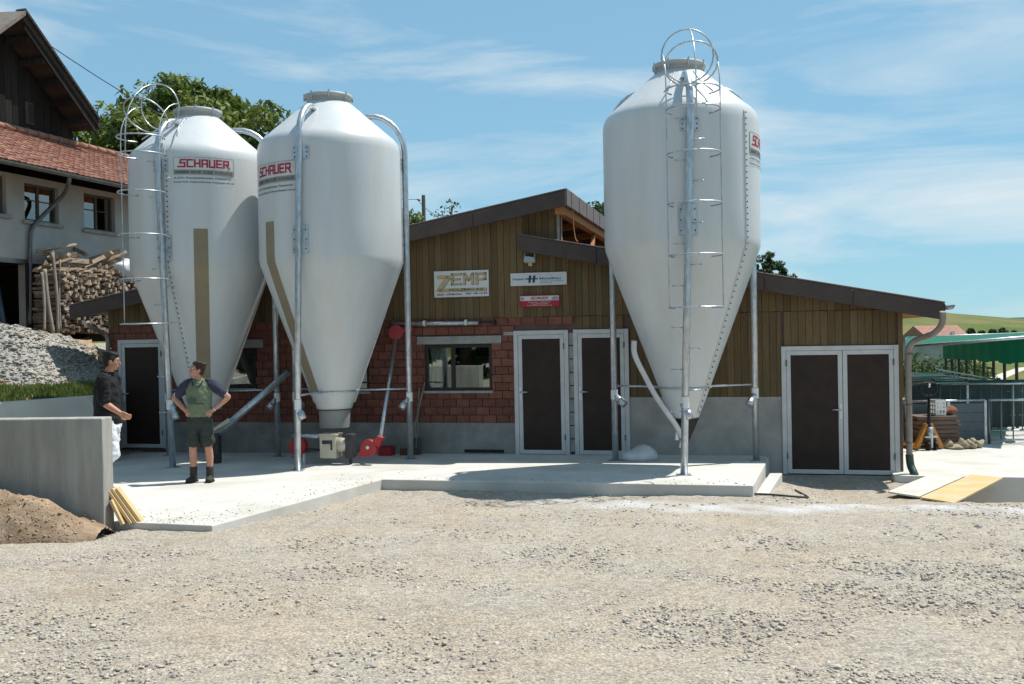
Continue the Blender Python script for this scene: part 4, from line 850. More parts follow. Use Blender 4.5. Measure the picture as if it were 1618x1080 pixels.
MB().box(-.12, .08, -.1, .1, slab_z(17.2) - pa_.z, .05).build('inlet_box', STEEL, t, bevel=.01); MB().prism([(.0, -.05, .08), (.28, -.05, .24), (.24, -.05, .30), (-.02, -.05, .13)], (0, .06, 0)).build('inlet_flap', CREAM, t)
pb2 = on_slab(1010, 727); V = MB().ball((0, 0, .06), (.3, .2, .17), 14, 9); V.v = [(x * (1 + .12 * math.sin(7 * y * 9)), y, max(z, 0) * (1 + .2 * math.sin(x * 11 + y * 7))) for x, y, z in V.v]
o = V.build('plastic_sheet', FOIL); o.location = pb2; tag(o, 'crumpled pale plastic sheet on the slab by the second door', 'sheet')
hp = [(4.15, 13.2), (3.4, 13.05), (2.4, 13.1), (1.2, 13.5)]
hs = [on_z(*p, 0) for p in ((1256, 762), (1268, 768), (1276, 775), (1275, 781), (1262, 785), (1240, 786), (1190, 785), (1140, 783), (1060, 779))]
o = MB().tube([Vector((p.x, p.y, float(ground_h(p.x, p.y)) + .018)) for p in smooth_path(hs, 4)], .014, 7).build('garden_hose', HOSE); tag(o, 'thin black hose lying on the gravel along the slab edge', 'hose')

# ---------------------------------------------------------------- old farmhouse
EZ = CZ + 4.25; ea, eb = on_z(0, 251, EZ), on_z(201, 293, EZ); hd = (eb - ea); PH = math.atan2(hd.y, hd.x)
HC, HS = math.cos(PH), math.sin(PH); OVH = 1.15
Hn = Vector((HS, -HC, 0))                                   # outward
O = Vector((ea.x, ea.y, 0)) - Hn * OVH                      # facade origin under the eave start
house = empty('old_farmhouse', O, PH, label='old plastered farmhouse with clay tiled lean-to roof and dark timber gable', cat='farmhouse')
def on_house(px, py, off=0):                                # -> (s, z), off = metres in front of the facade
    rx, rz = ray(px, py); Q = O + Hn * off; den = rx * Hn.x + Hn.y; Y = (Q.x * Hn.x + Q.y * Hn.y) / den; X = rx * Y
    return (X - O.x) * HC + (Y - O.y) * HS, rz * Y + CZ
S0, S1 = -9.0, 9.0; GB = 1.9                                # gable wall stands this far behind the facade
zs_bot = on_house(100, 505)[1] - .6; s_op = on_house(47, 450)[0]; z_op = on_house(20, 415)[1]
hw = []
for a_, b_, c_, d_ in ((38, 92, 287, 350), (132, 181, 303, 364), (-40, 9, 268, 335)):
    s0, zt = on_house(a_, c_); s1, _ = on_house(b_, c_ + 4); zb = on_house(a_, d_ - 3)[1]; hw.append((s0, s1, zb, zt))
ss = sorted({S0, S1, s_op, *[x for o in hw for x in o[:2]]}); zz = sorted({zs_bot, z_op, EZ - .02, *[x for o in hw for x in o[2:]]}); mb = MB()
opn = hw + [(S0, s_op, zs_bot, z_op)]
for i in range(len(ss) - 1):
    for j in range(len(zz) - 1):
        if not hit(ss[i], ss[i + 1], zz[j], zz[j + 1], opn): mb.box(ss[i], ss[i + 1], 0, .35, zz[j], zz[j + 1])
mb.box(S1 - .3, S1, .35, 9, zs_bot, EZ); mb.build('facade', PLAST, house)
MB().box(S0, s_op + .5, 1.5, 1.6, zs_bot, z_op + .2).build('recess_wall', GREYW, house); MB().box(S0, s_op, .0, 1.5, z_op, z_op + .12).build('recess_ceiling', DARKW, house)
for s0, s1, zb, zt in hw:
    f = .06; w_ = MB().box(s0, s0 + f, .12, .2, zb, zt).box(s1 - f, s1, .12, .2, zb, zt).box(s0 + f, s1 - f, .12, .2, zt - f, zt).box(s0 + f, s1 - f, .12, .2, zb, zb + f).box((s0 + s1) / 2 - .035, (s0 + s1) / 2 + .035, .123, .197, zb + f, zt - f).box(s0 + f, s1 - f, .14, .18, (zb + zt) / 2 + .05, (zb + zt) / 2 + .08).build('window', mat('old_window_frame', (.12, .10, .085), None, 5, .7), house)
    MB().box(s0 + f, (s0 + s1) / 2 - .035, .155, .16, zb + f, zt - f).build('pane', GLASS, w_)
    if s0 < 5 and abs(s0 - hw[1][0]) > .01: MB().box((s0 + s1) / 2 + .035, s1 - f, .155, .16, zb + f, zt - f).build('pane', GLASS, w_)
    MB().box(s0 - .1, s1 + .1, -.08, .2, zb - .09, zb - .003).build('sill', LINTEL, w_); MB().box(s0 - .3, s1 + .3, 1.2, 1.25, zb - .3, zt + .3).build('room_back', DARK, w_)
# lean-to roof with its tiles
tz = on_house(100, 228, -GB)[1]; run = OVH + GB; rise = tz - EZ; Ls = math.hypot(run, rise); sl = math.atan2(rise, run)
rf = MB().prism([(S0, -OVH, EZ), (S0, GB, tz), (S0, GB, tz - .12), (S0, -OVH, EZ - .1)], (S1 + .5 - S0, 0, 0)).build('lean_to_roof', RAFT, house)
mb = MB(); rows = int(Ls / .27); tw = .2
for r in range(rows + 1):
    d0 = r * .27; y = -OVH - .04 + d0 * math.cos(sl); z = EZ + .02 + d0 * math.sin(sl)
    M0 = Matrix.Translation((0, y, z)) @ Matrix.Rotation(sl - .09, 4, 'X')
    for i in range(int((S1 + .5 - S0) / tw)):
        s = S0 + i * tw + (tw / 2 if r % 2 else 0); j = random.uniform(-.006, .008)
        mb.box(s, s + tw - .012, 0 + j, .33, j, .022 + j, M0)
        mb.box(s + tw - .055, s + tw - .02, 0 + j, .33, .022 + j, .036 + j, M0)
mb.build('tile_courses', TILE, rf)['kind'] = 'stuff'
for i in range(46): s = S0 + i * .41; MB().tube([(s, GB - .06, tz + .09), (s + .44, GB - .06, tz + .09)], [.11, .09], 8).build('top_tile', TILE, rf)
pr = [(-OVH - .09 + .08 * math.cos(t), EZ - .04 + .08 * math.sin(t)) for t in np.linspace(math.pi, 2 * math.pi, 9)]
MB().prism([(S0, y, z) for y, z in pr + [(y, z + .008) for y, z in pr[::-1]]], (S1 + .4 - S0, 0, 0)).build('gutter', ZINC, house)
hpnt = lambda px, py, off: (lambda r: (r[0], -off, r[1]))(on_house(px, py, off))
MB().tube(smooth_path([hpnt(109, 276, OVH + .05), hpnt(108, 290, OVH), hpnt(98, 310, .4), hpnt(66, 342, .12), hpnt(52, 358, .09), hpnt(48, 376, .09), hpnt(47, 430, .09), hpnt(47, 512, .09)]), .055, 10).build('downpipe', ZINC, house)
# timber gable
ap = on_house(36, 16, -GB + .9); ev = on_house(155, 190, -GB + .9)
gs = (ev[1] - ap[1]) / (ev[0] - ap[0]); zg = lambda s: ap[1] - .32 - abs(s - ap[0]) * abs(gs)
bwid = .24; s = ap[0] - (ev[0] - ap[0]) * .9; cnt = 0
k0 = on_house(18, 130, -GB)[0]
while s < ev[0] - .15:
    z1, z2 = zg(s), zg(s + bwid - .015); th = random.uniform(0, .02)
    if min(z1, z2) > tz - .1:
        lo_ = tz - .2; MB().prism([(s, GB - th, lo_), (s + bwid - .015, GB - th, lo_), (s + bwid - .015, GB - th, z2), (s, GB - th, z1)], (0, .06, 0)).build('gable_board', DARKW, house); cnt += 1
    s += bwid
for k in range(5): s = k0 - 1.0 + k * .24; MB().box(s, s + .225, GB - .05, GB - .022, tz, on_house(10, 140, -GB)[1] - .1 * k).build('gable_board', GREYW, house)
sw = on_house(38, 160, -GB), on_house(51, 198, -GB); MB().box(sw[0][0], sw[1][0], GB - .06, GB - .02, sw[1][1], sw[0][1]).build('hatch', GREYW, house); MB().box(sw[0][0] + .1, sw[1][0] - .02, GB - .07, GB - .061, sw[1][1] + .05, sw[0][1] - .05).build('hatch_opening', DARK, house)
# main roof: two slopes with overhang and a half hip
hl = ev[0] - ap[0]; cut = .42
mb = MB(); mb.prism([(ap[0], GB - .9, ap[1]), (ev[0] + .1, GB - .9, ev[1] + gs * .1), (ev[0] + .1, GB - .9, ev[1] + gs * .1 - .16), (ap[0], GB - .9, ap[1] - .2)], (0, 14, 0)); mb.build('main_roof', BTILE, house)
mb = MB(); mb.prism([(ap[0] - .02, GB + .2, ap[1]), (ap[0] - hl, GB + .2, ev[1]), (ap[0] - hl, GB + .2, ev[1] - .16), (ap[0] - .02, GB + .2, ap[1] - .2)], (0, 13, 0)); mb.build('main_roof', BTILE, house)
nt_ = 22
for k in range(nt_):                                        # tile ends stepping down the verge
    a0 = k / nt_; s_, z_ = ap[0] + hl * a0, ap[1] + (ev[1] - ap[1]) * a0; M0 = Matrix.Translation((s_, GB - .96, z_ + .015)) @ Matrix.Rotation(math.atan(-gs), 4, 'Y'); MB().box(0, hl / nt_ * 1.5, 0, .3, .0, .04 + .03, M0).build('verge_tile', BTILE, house)
mb = MB(); mb.prism([(ap[0] + .1, GB - .86, ap[1] - .21), (ev[0], GB - .86, ev[1] - .2), (ev[0], GB - .86, ev[1] - .42), (ap[0] + .1, GB - .86, ap[1] - .45)], (0, .05, 0)); mb.build('barge_board', DARKW, house)
for k in range(5):
    a0 = .12 + k * .19; s_, z_ = ap[0] + hl * a0, ap[1] + (ev[1] - ap[1]) * a0 - .3; MB().box(s_ - .08, s_ + .08, GB - .8, GB + .1, z_ - .16, z_).build('purlin_end', DARKW, house)
hz0 = on_house(0, 46, -GB + 1.0)
mb = MB(); A_ = Vector((ap[0], GB + .1, ap[1] + .05)); B_ = Vector((ap[0] - hl * .52, GB - 1.25, ap[1] - 1.15)); C_ = Vector((ap[0] + hl * .0, GB - 1.0, ap[1] - .02))
mb.add([A_, B_, C_, A_ - Vector((0, 0, .12)), B_ - Vector((0, 0, .12)), C_ - Vector((0, 0, .12))], [(0, 1, 2), (5, 4, 3), (0, 3, 4, 1), (1, 4, 5, 2), (2, 5, 3, 0)]); mb.build('half_hip', mat('hip_tile_grey', (.20, .175, .15), (.14, .12, .1), 4, .9), house)
MB().box(S0, S1 - .2, GB + .08, 9, zs_bot, tz - .1).build('barn_body', DARK, house)
# corrugated sheets in the recess
hlab = ('blue grey corrugated sheet in the recess, leaning foremost beside the downpipe', 'blue grey corrugated sheet in the recess, leaning behind the foremost one')
for k in range(2):
    s0 = s_op - .55 - k * .75; V = []; n_ = 22
    for i in range(n_ + 1):
        x = s0 - .34 + .68 * i / n_; y = .5 - .05 * k + .028 * math.cos(i / n_ * 8 * math.pi); V += [(x, y, zs_bot + .35), (x + .25, y + .45, zs_bot + 1.55)]
    mb = MB().add(V, [(2 * i, 2 * i + 2, 2 * i + 3, 2 * i + 1) for i in range(n_)], True); o = mb.build('corrugated_sheet', BLUEC); o.matrix_world = Matrix.Translation(O) @ Matrix.Rotation(PH, 4, 'Z'); sd_ = o.modifiers.new('s', 'SOLIDIFY'); sd_.thickness = .006
    tag(o, hlab[k], 'sheet', 'corrugated sheets in the recess')
# woodpile: every log a thing
HM = Matrix.Translation(O) @ Matrix.Rotation(PH, 4, 'Z')
def log_mesh(seed):
    r = random.Random(seed); n = r.choice([3, 3, 4, 4, 5]); pr = [(math.cos(2 * math.pi * i / n + r.uniform(-.3, .3)) * r.uniform(.75, 1.15), math.sin(2 * math.pi * i / n + r.uniform(-.3, .3)) * r.uniform(.7, 1.1)) for i in range(n)]
    mb = MB(); mb.prism([(x, -.5, z) for x, z in pr], (0, 1, 0)); me = mb.mesh('firewood_log'); me.materials.append(LOGM); return me
lms = [log_mesh(i) for i in range(14)]
ps0, zb_ = on_house(92, 522, .95); ps1 = on_house(210, 500, .95)[0]; zt_ = on_house(150, 425, .95)[1]
LOGN = 0
def add_log(s, y, z, rad, ln, rx=0, ry=0, rz=0, top=False):
    global LOGN
    o = place('firewood_log', lms[LOGN % 14], None, None, HM @ Vector((s, y, z)), (0, 0, 0), (rad, ln, rad)); LOGN += 1
    o.matrix_world = HM @ Matrix.Translation((s, y, z)) @ Matrix.Rotation(rz, 4, 'Z') @ Matrix.Rotation(rx, 4, 'X') @ Matrix.Rotation(ry, 4, 'Y') @ Matrix.Diagonal((rad, ln, rad, 1))
    if top: tag(o, 'split log lying loose and tilted on top of the firewood pile', 'log', 'loose logs on top of the woodpile')
    else: tag(o, 'split log stacked end-on in the firewood pile by the old house', 'log', 'logs stacked in the woodpile')
zz_ = zb_; logs_ = []
while zz_ < zt_:
    x = ps0 + random.uniform(0, .1)
    while x < ps1 + .1:
        r = random.choice([.045, .055, .06, .07, .085]) * random.uniform(.85, 1.15); logs_.append((zz_, x + r, r)); x += r * 1.75
    zz_ += .112
logs_.sort(reverse=True); rest = MB()
for k, (z_, x_, r) in enumerate(logs_):
    y_ = -.52 + random.uniform(-.12, .08); z_ += random.uniform(-.035, .035)
    if k < 264: add_log(x_, y_, z_, r, .95, ry=random.uniform(0, 6), rx=random.uniform(-.05, .05), rz=random.uniform(-.12, .12))
    else: a0 = random.uniform(0, 6); rest.prism([(x_ + r * math.cos(a0 + j * 1.57), y_ - .475, z_ + r * math.sin(a0 + j * 1.57)) for j in range(4)], (0, .95, 0))
o = rest.build('firewood', LOGM); o.matrix_world = HM; tag(o, 'lower courses of the firewood pile behind the stable eave', 'firewood', kind='stuff')
for k in range(36):
    add_log(ps0 + random.uniform(-.1, 2.8), -.5 + random.uniform(-.25, .3), zz_ + random.uniform(-.08, .5) * (1 - .3 * abs(k / 36 - .3)), random.uniform(.045, .095), random.uniform(.55, .9), rx=random.uniform(-.5, .5), ry=random.uniform(0, 6), rz=random.uniform(-1.4, 1.4), top=True)
o = MB().box(ps0 - .05, ps1 + 1.3, -.12, -.02, zb_ - .3, zz_ + .05).build('pile_back_boards', DARKW); o.matrix_world = HM; tag(o, 'dark boards behind the firewood pile against the plaster wall', 'boards')
V = MB().ball((0, 0, 0), (.33, .22, .27), 16, 10); V.v = [(x * (1 + .2 * math.sin(z * 14 + y * 9)), y * (1 + .15 * math.sin(x * 17)), z * (1 + .2 * math.sin(x * 12))) for x, y, z in V.v]
o = V.build('white_sack', FOIL); s_, z_ = on_house(197, 425, 1.0); o.matrix_world = HM @ Matrix.Translation((s_, -1.0, z_)); tag(o, 'white plastic sack stuffed in the face of the firewood pile', 'sack')
plabs = ('pale upright pole leaning on the pile, first from the downpipe', 'thick bent pole leaning on the pile, second from the downpipe', 'tall straight pole leaning on the pile, third from the downpipe', 'thin grey pole leaning on the pile, nearest the stacked log ends')
for k, (a_, b_, r) in enumerate((((70, 518), (66, 430), .04), ((84, 520), (70, 425), .06), ((92, 520), (83, 400), .045), ((96, 515), (95, 410), .025))):
    p, q = HM @ Vector(hpnt(a_[0], a_[1] + 6, 1.15)), HM @ Vector(hpnt(b_[0], b_[1], .9)); o = MB().tube(smooth_path([p, (p + q) / 2 + Vector((.03 * (-1) ** k, 0, 0)), q]), [r * .9] * 5 + [r] * 6, 8).build('leaning_pole', POLEW); tag(o, plabs[k], 'pole', 'poles leaning at the woodpile')

# ---------------------------------------------------------------- trees
def leaf_cloud(centres, radii, per, size, seed):
    r = np.random.default_rng(seed); C = np.repeat(centres, per, 0); Rr = np.repeat(radii, per); n = len(C)
    d = r.normal(0, 1, (n, 3)); d /= np.linalg.norm(d, axis=1)[:, None]; P = C + d * (Rr * r.uniform(.35, 1, n) ** .6)[:, None] * np.array([1, 1, .8])
    up = d * .6 + r.normal(0, .6, (n, 3)) + np.array([0, 0, .5]); up /= np.linalg.norm(up, axis=1)[:, None]
    a = np.cross(up, r.normal(0, 1, (n, 3))); a /= np.linalg.norm(a, axis=1)[:, None]; b = np.cross(up, a); s = size * r.uniform(.6, 1.3, n)[:, None]
    a[:, 2] -= .25; V = np.stack([P - a * s, P + b * s * .45 + up * s * .1, P + a * s, P - b * s * .45 + up * s * .1], 1).reshape(-1, 3)
    return V, np.arange(n * 4).reshape(-1, 4)
def tree(name, loc, h, crown_r, crown_h, clumps, per, size, m, seed, label, group=None, trunk=.22, cat='tree'):
    r = np.random.default_rng(seed); t = empty(name, loc, 0, label=label, cat=cat, group=group); cz = h - crown_h / 2
    d = r.normal(0, 1, (clumps, 3)); d /= np.linalg.norm(d, axis=1)[:, None]; rad = r.uniform(.35, 1, clumps) ** .4
    lump = 1 + .22 * np.sin(d[:, 0] * 4 + seed) * np.sin(d[:, 2] * 5 + d[:, 1] * 3)
    C = d * (rad * lump)[:, None] * np.array([crown_r, crown_r, crown_h / 2]) + np.array([0, 0, cz])
    V, Q = leaf_cloud(C, np.maximum(r.uniform(.10, .2, clumps) * crown_r, r.uniform(.3, .5, clumps)), per, size, seed + 1); raw('crown', V, Q, m, t)['kind'] = 'thing'
    mb = MB(); mb.tube([(0, 0, -.6), (.05, 0, h * .18), (-.03, .05, h * .4), (0, 0, h * .7), (0, 0, h * .88)], [trunk, trunk * .85, trunk * .65, trunk * .35, .04], 9)
    for i in range(0, clumps, max(1, clumps // 26)):
        z = h * .3 + (C[i][2] - h * .3) * .35; p0 = Vector((0, 0, max(z, h * .22))); p1 = Vector(C[i]); mb.tube([p0, p0.lerp(p1, .5) + Vector((0, 0, .05 * h)), p1], [trunk * .32, trunk * .18, .02], 5)
    mb.build('trunk', BARK, t); return t
p = at(300, 300, 38); tree('walnut_tree', (p.x, 38, 2.1), 9.3, 4.3, 6.6, 430, 95, .17, LEAF, 11, 'big broad walnut tree rising behind the ladder silo and old farmhouse', trunk=.35)
p = at(180, 300, 39); tree('leafy_tree', (p.x, 40, 2.1), 7.6, 2.6, 5.5, 130, 75, .17, LEAF, 12, 'lower leafy tree beside the walnut, next to the timber gable')
p = at(640, 340, 46); tree('leafy_tree', (p.x, 46, 2.1), 6.1, .8, 3.0, 34, 55, .12, LEAF, 13, 'small leafy tree top showing beside the silo over the roof', cat='tree')
p = at(950, 330, 46); tree('leafy_tree', (p.x, 46, 2.1), 6.1, .9, 3.0, 40, 60, .13, LEAFD, 14, 'dark tree top peeping over the ridge beside the lone silo')
p = at(705, 345, 44); tree('young_tree', (p.x, 44, 2.1), 6.1, .5, 2.2, 12, 16, .1, LEAFD, 15, 'thin sparse young tree top above the roof near the wire pole')
for k, (px, top, s_) in enumerate(((1196, 404, 15), (1216, 412, 16), (1236, 414, 17), (1253, 423, 18), (1172, 410, 19))):
    p = at(px, top, 120); hgt = p.z - 2.1 if p.z > 6 else 6; gz = float(ground_h(p.x, 120)); tree('wood_edge_tree', (p.x, 120 + k * 2, gz), p.z - gz + .3, 3.0, (p.z - gz) * .8, 110, 70, .22, LEAFD, s_, 'dark broad tree of the distant wood seen above the lower roof', 'distant wood above the roof')
# trees across the yard, mirrored in the window
for k in range(6):
    tree('yard_tree', (-13.5 + k * .9, 9.5 - k * 2.9, .35), 6.5 + (k % 3) * .5, 2.1, 6.2, 90, 70, .2, LEAFD, 30 + k, 'dense dark tree across the yard, mirrored in the stable window', 'trees mirrored in the stable window', trunk=.3)
# hedges on the right
def bush(px, py, Y, w_, h_, seed, label, m=LEAFS, name='bush'):
    p = at(px, py, Y); gz = float(ground_h(p.x, Y)); r = np.random.default_rng(seed); n_ = 46; t = empty(name, (p.x, Y, gz), 0, label=label, cat='bush')
    hh = p.z - gz; C = np.column_stack([r.uniform(-w_, w_, n_), r.uniform(-.8, .8, n_), r.uniform(.1, 1, n_) * (hh - h_ * .1)]); C[:, 2] *= (1 - .35 * (np.abs(C[:, 0]) / w_) ** 2)
    V, Q = leaf_cloud(C, r.uniform(.3, .6, n_) * min(w_, 1.2), 60, .085, seed); raw('foliage', V, Q, m, t); MB().tube([(0, 0, -.2), (.1, 0, hh * .6)], [.08, .03], 6).tube([(0, 0, 0), (-.4, .1, hh * .6)], [.06, .02], 6).tube([(.1, 0, 0), (.5, -.1, hh * .6)], [.06, .02], 6).build('stems', BARK, t)
bush(1465, 556, 36, 1.5, 2.6, 41, 'broad light green bush behind the downpipe and pens'); bush(1510, 572, 37, 1.1, 2.0, 42, 'smaller dark bush under the green net by the pens', LEAFD)

# ---------------------------------------------------------------- poles and wires
p = at(669, 308, 48); pole = empty('wire_pole', (p.x, 48, 2.0), 0, label='dark timber pole with wires standing beyond the roof', cat='pole')
MB().tube([(0, 0, -.5), (0, 0, p.z - 2)], [.11, .09], 10).build('post', mat('creosoted_pole', (.04, .035, .03), None, 5, .9), pole); MB().tube([(-.15, 0, p.z - 2.25), (-.3, 0, p.z - 2.2)], .04, 6).build('insulator', STEEL, pole)
pg = HM @ Vector((on_house(62, 60, -GB + .5)[0], GB - .5, on_house(62, 60, -GB + .5)[1])); pe = Vector((p.x - .3, 48, p.z - .2)); pts = [pg.lerp(pe, k / 20) - Vector((0, 0, 1.2 * 4 * k / 20 * (1 - k / 20))) for k in range(21)]
o = MB().tube(pts, .014, 5).build('overhead_wire', STEEL); tag(o, 'overhead wire running from the timber gable to the wire pole', 'wire')
pf = at(705, 340, 60); pts = [pe.lerp(pf, k / 6) - Vector((0, 0, .3 * 4 * k / 6 * (1 - k / 6))) for k in range(7)]; o = MB().tube(pts, .016, 5).build('overhead_wire', STEEL); tag(o, 'overhead wire running on from the wire pole over the ridge', 'wire')

# ---------------------------------------------------------------- pens on the right
def ap_pt(px, py): return on_z(px, py, APZ)
def rail(mb, a, b, r=.024): mb.tube([a, b], r, 8)
yb = ap_pt(1500, 704).y
Yt = ap_pt(1467, 710).y; Yp = Yt + 1.0; pa_ = Vector((at(1428, 700, Yp).x, Yp, APZ)); pb_ = Vector((at(1557, 700, Yp).x, Yp, APZ)); zt_ = at(1500, 633, pa_.y).z
t = empty('pen_panel', pa_, math.atan2(pb_.y - pa_.y, pb_.x - pa_.x), label='grey plastic pen wall with steel top rail behind the pallet truck', cat='pen wall'); ln = (pb_ - pa_).length; hh = zt_ - APZ
for k in range(4): MB().box(0, ln, -.02, .02, .05 + k * (hh - .1) / 4, .05 + (k + 1) * (hh - .1) / 4 - .006).build('plank', PVC, t)
MB().tube([(0, 0, hh), (ln, 0, hh)], .025, 8).build('top_rail', GALV, t)
for x in (.05, ln * .55, ln): MB().box(x - .025, x + .025, -.03, .03, 0, hh).build('post', GALV, t)
pa2 = ap_pt(1428, 672); pa2 = on_z(1428, 690, APZ); ya2 = pa_.y + 2.2; q0_, q1_ = at(1430, 606, ya2), at(1528, 606, ya2)
t = empty('pen_panel', (q0_.x, ya2, APZ), 0, label='dark green pen wall standing behind the grey pen wall', cat='pen wall'); hh2 = q0_.z - APZ; ln2 = q1_.x - q0_.x
for k in range(5): MB().box(0, ln2, -.02, .02, .05 + k * (hh2 - .1) / 5, .05 + (k + 1) * (hh2 - .1) / 5 - .006).build('plank', PVCD, t)
MB().tube([(0, 0, hh2), (ln2, 0, hh2)], .025, 8).build('top_rail', GALV, t); MB().box(ln2 - .025, ln2 + .025, -.03, .03, 0, hh2).build('post', GALV, t)
RAILD = mat('shaded_rail_steel', (.16, .18, .18), (.10, .115, .115), 9, .5, metal=.5)  # galvanised bars coloured darker to stand in for shade
def barred(name, p, q, h, n_, label, lo=.08, r=.013):
    t = empty(name, p, math.atan2(q.y - p.y, q.x - p.x), label=label, cat='railing'); ln = math.hypot(q.x - p.x, q.y - p.y)
    MB().tube([(0, 0, h), (ln, 0, h)], .024, 8).build('top_rail', GALV, t); MB().tube([(0, 0, lo), (ln, 0, lo)], .02, 8).build('bottom_rail', GALV, t)
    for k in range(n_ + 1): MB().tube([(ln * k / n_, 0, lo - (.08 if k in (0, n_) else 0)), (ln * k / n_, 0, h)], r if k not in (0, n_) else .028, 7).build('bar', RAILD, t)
    return t
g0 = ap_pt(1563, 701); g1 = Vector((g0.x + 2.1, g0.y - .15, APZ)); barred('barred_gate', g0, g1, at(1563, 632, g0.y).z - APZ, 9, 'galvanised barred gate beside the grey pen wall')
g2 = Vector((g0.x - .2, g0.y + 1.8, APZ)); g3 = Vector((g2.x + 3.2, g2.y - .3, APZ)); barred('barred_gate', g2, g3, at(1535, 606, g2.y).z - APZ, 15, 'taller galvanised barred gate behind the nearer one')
t = empty('pen_panel', (g2.x + .3, g2.y + 1.0, APZ), 0, label='low dark pen wall seen through the barred gates', cat='pen wall')  # added backing panel, dark so the background reads as dim
for k in range(4): MB().box(0, 4.6, -.02, .02, .04 + k * .27, .04 + (k + 1) * .27 - .006).build('plank', PVCD, t)
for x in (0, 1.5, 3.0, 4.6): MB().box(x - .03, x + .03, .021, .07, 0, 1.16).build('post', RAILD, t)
# long low rails running back to the open pens
for k, (a_, b_, lab) in enumerate((((1620, 607, 21.5), (1484, 584, 33), 'upper long steel rail running back towards the bushes'), ((1600, 606, 22.5), (1484, 592, 32), 'lower long steel rail running back towards the bushes'))):
    p, q = at(*a_), at(*b_); t = empty('long_rail', (p.x, p.y, APZ), 0, label=lab, cat='railing'); d = q - p; mb = MB().tube([(0, 0, p.z - APZ), (d.x, d.y, q.z - APZ)], .026, 8).build('rail', GALV, t)
    for j in range(5): f_ = j / 4; x, y = p.x + d.x * f_, p.y + d.y * f_; MB().tube([(d.x * f_, d.y * f_, min(float(ground_h(x, y)) - APZ, 0)), (d.x * f_, d.y * f_, p.z - APZ + (q.z - p.z) * f_)], .026, 8).build('post', GALV, t)
# stalls seen beyond the dark wall
for k in range(4):
    Y = ya2 + 1.5 + k * 1.6; q0_ = at(1440, 600 - k * 3.5, Y); q1_ = at(1520 - k * 6, 601 - k * 4, Y); t = empty('stall_rail', (q0_.x, Y, APZ), 0, label='%s galvanised stall rail behind the dark green pen wall' % ('first', 'second', 'third', 'fourth')[k], cat='railing', group='stall rails behind the pens')
    MB().tube([(0, 0, q0_.z - APZ), (q1_.x - q0_.x, 0, q1_.z - APZ)], .024, 8).build('rail', GALV, t)
    for f_ in (0, .5, 1): MB().tube([((q1_.x - q0_.x) * f_, 0, 0), ((q1_.x - q0_.x) * f_, 0, q0_.z - APZ)], .022, 7).build('post', GALV, t)
Y = ya2 + 4; q0_ = at(1436, 590, Y); q1_ = at(1482, 590, Y); t = empty('feed_trough', (q0_.x, Y, APZ), 0, label='long white feed trough cover beyond the pens', cat='trough'); h_ = q0_.z - APZ; MB().box(0, q1_.x - q0_.x, -.3, .3, h_ - .07, h_).build('cover', WHITE, t, bevel=.02); MB().box(.05, q1_.x - q0_.x - .05, -.25, .25, 0, h_ - .071).build('trough', PVC, t)
# net canopy
t = empty('shade_canopy', (0, 0, 0), 0, label='green shade net canopy with hanging net side over the pens', cat='canopy')
nA, nB, nC, nD = at(1432, 533, 34), at(1640, 525, 34), at(1640, 531, 19.5), at(1432, 547, 21.5)
zc_ = (nA.z + nB.z) / 2
V = []; n_ = 14
for i in range(n_ + 1):
    for j in range(n_ + 1):
        a0, b0_ = i / n_, j / n_; p = (nD.lerp(nC, a0)).lerp(nA.lerp(nB, a0), b0_); p.z += -.05 * abs(math.sin(b0_ * math.pi * 4)) ; V.append(p)
net = MB().add(V, [(i * (n_ + 1) + j, (i + 1) * (n_ + 1) + j, (i + 1) * (n_ + 1) + j + 1, i * (n_ + 1) + j + 1) for i in range(n_) for j in range(n_)], True).build('net_roof', NET, t)
MB().tube([nD, nC], .03, 8).build('edge_tube', GALV, t); MB().tube([nA, nB], .03, 8).build('edge_tube', GALV, t)
sA, sB = at(1490, 546, 33), at(1645, 532, 20.3); sAb, sBb = at(1490, 566, 33), at(1645, 577, 20.3)
V = []; n_ = 80
for i in range(n_ + 1):
    a0 = i / n_; w_ = .05 * math.sin(a0 * 60); p, q = sA.lerp(sB, a0), sAb.lerp(sBb, a0); V += [p + Vector((w_ * .3, 0, 0)), p.lerp(q, .5) + Vector((w_, 0, 0)), q + Vector((w_ * 1.2, 0, .03 * math.sin(a0 * 31)))]
MB().add(V, [(3 * i + j, 3 * i + 3 + j, 3 * i + 4 + j, 3 * i + 1 + j) for i in range(n_) for j in (0, 1)], True).build('net_side', NET, t)
for k in range(11):
    a0 = (k / 10); p = sA.lerp(sB, a0); gz = float(ground_h(p.x, p.y)); MB().tube([(p.x + .08, p.y, min(gz, APZ)), (p.x + .08, p.y, p.z)], .038, 8).build('post', mat('post_brown', (.10, .085, .07), None, 6, .8), t)
p = nD; MB().tube([(p.x, p.y, APZ), tuple(p)], .04, 8).build('post', GALV, t); p = nA; MB().tube([(p.x, p.y, float(ground_h(p.x, p.y))), tuple(p)], .04, 8).build('post', GALV, t)
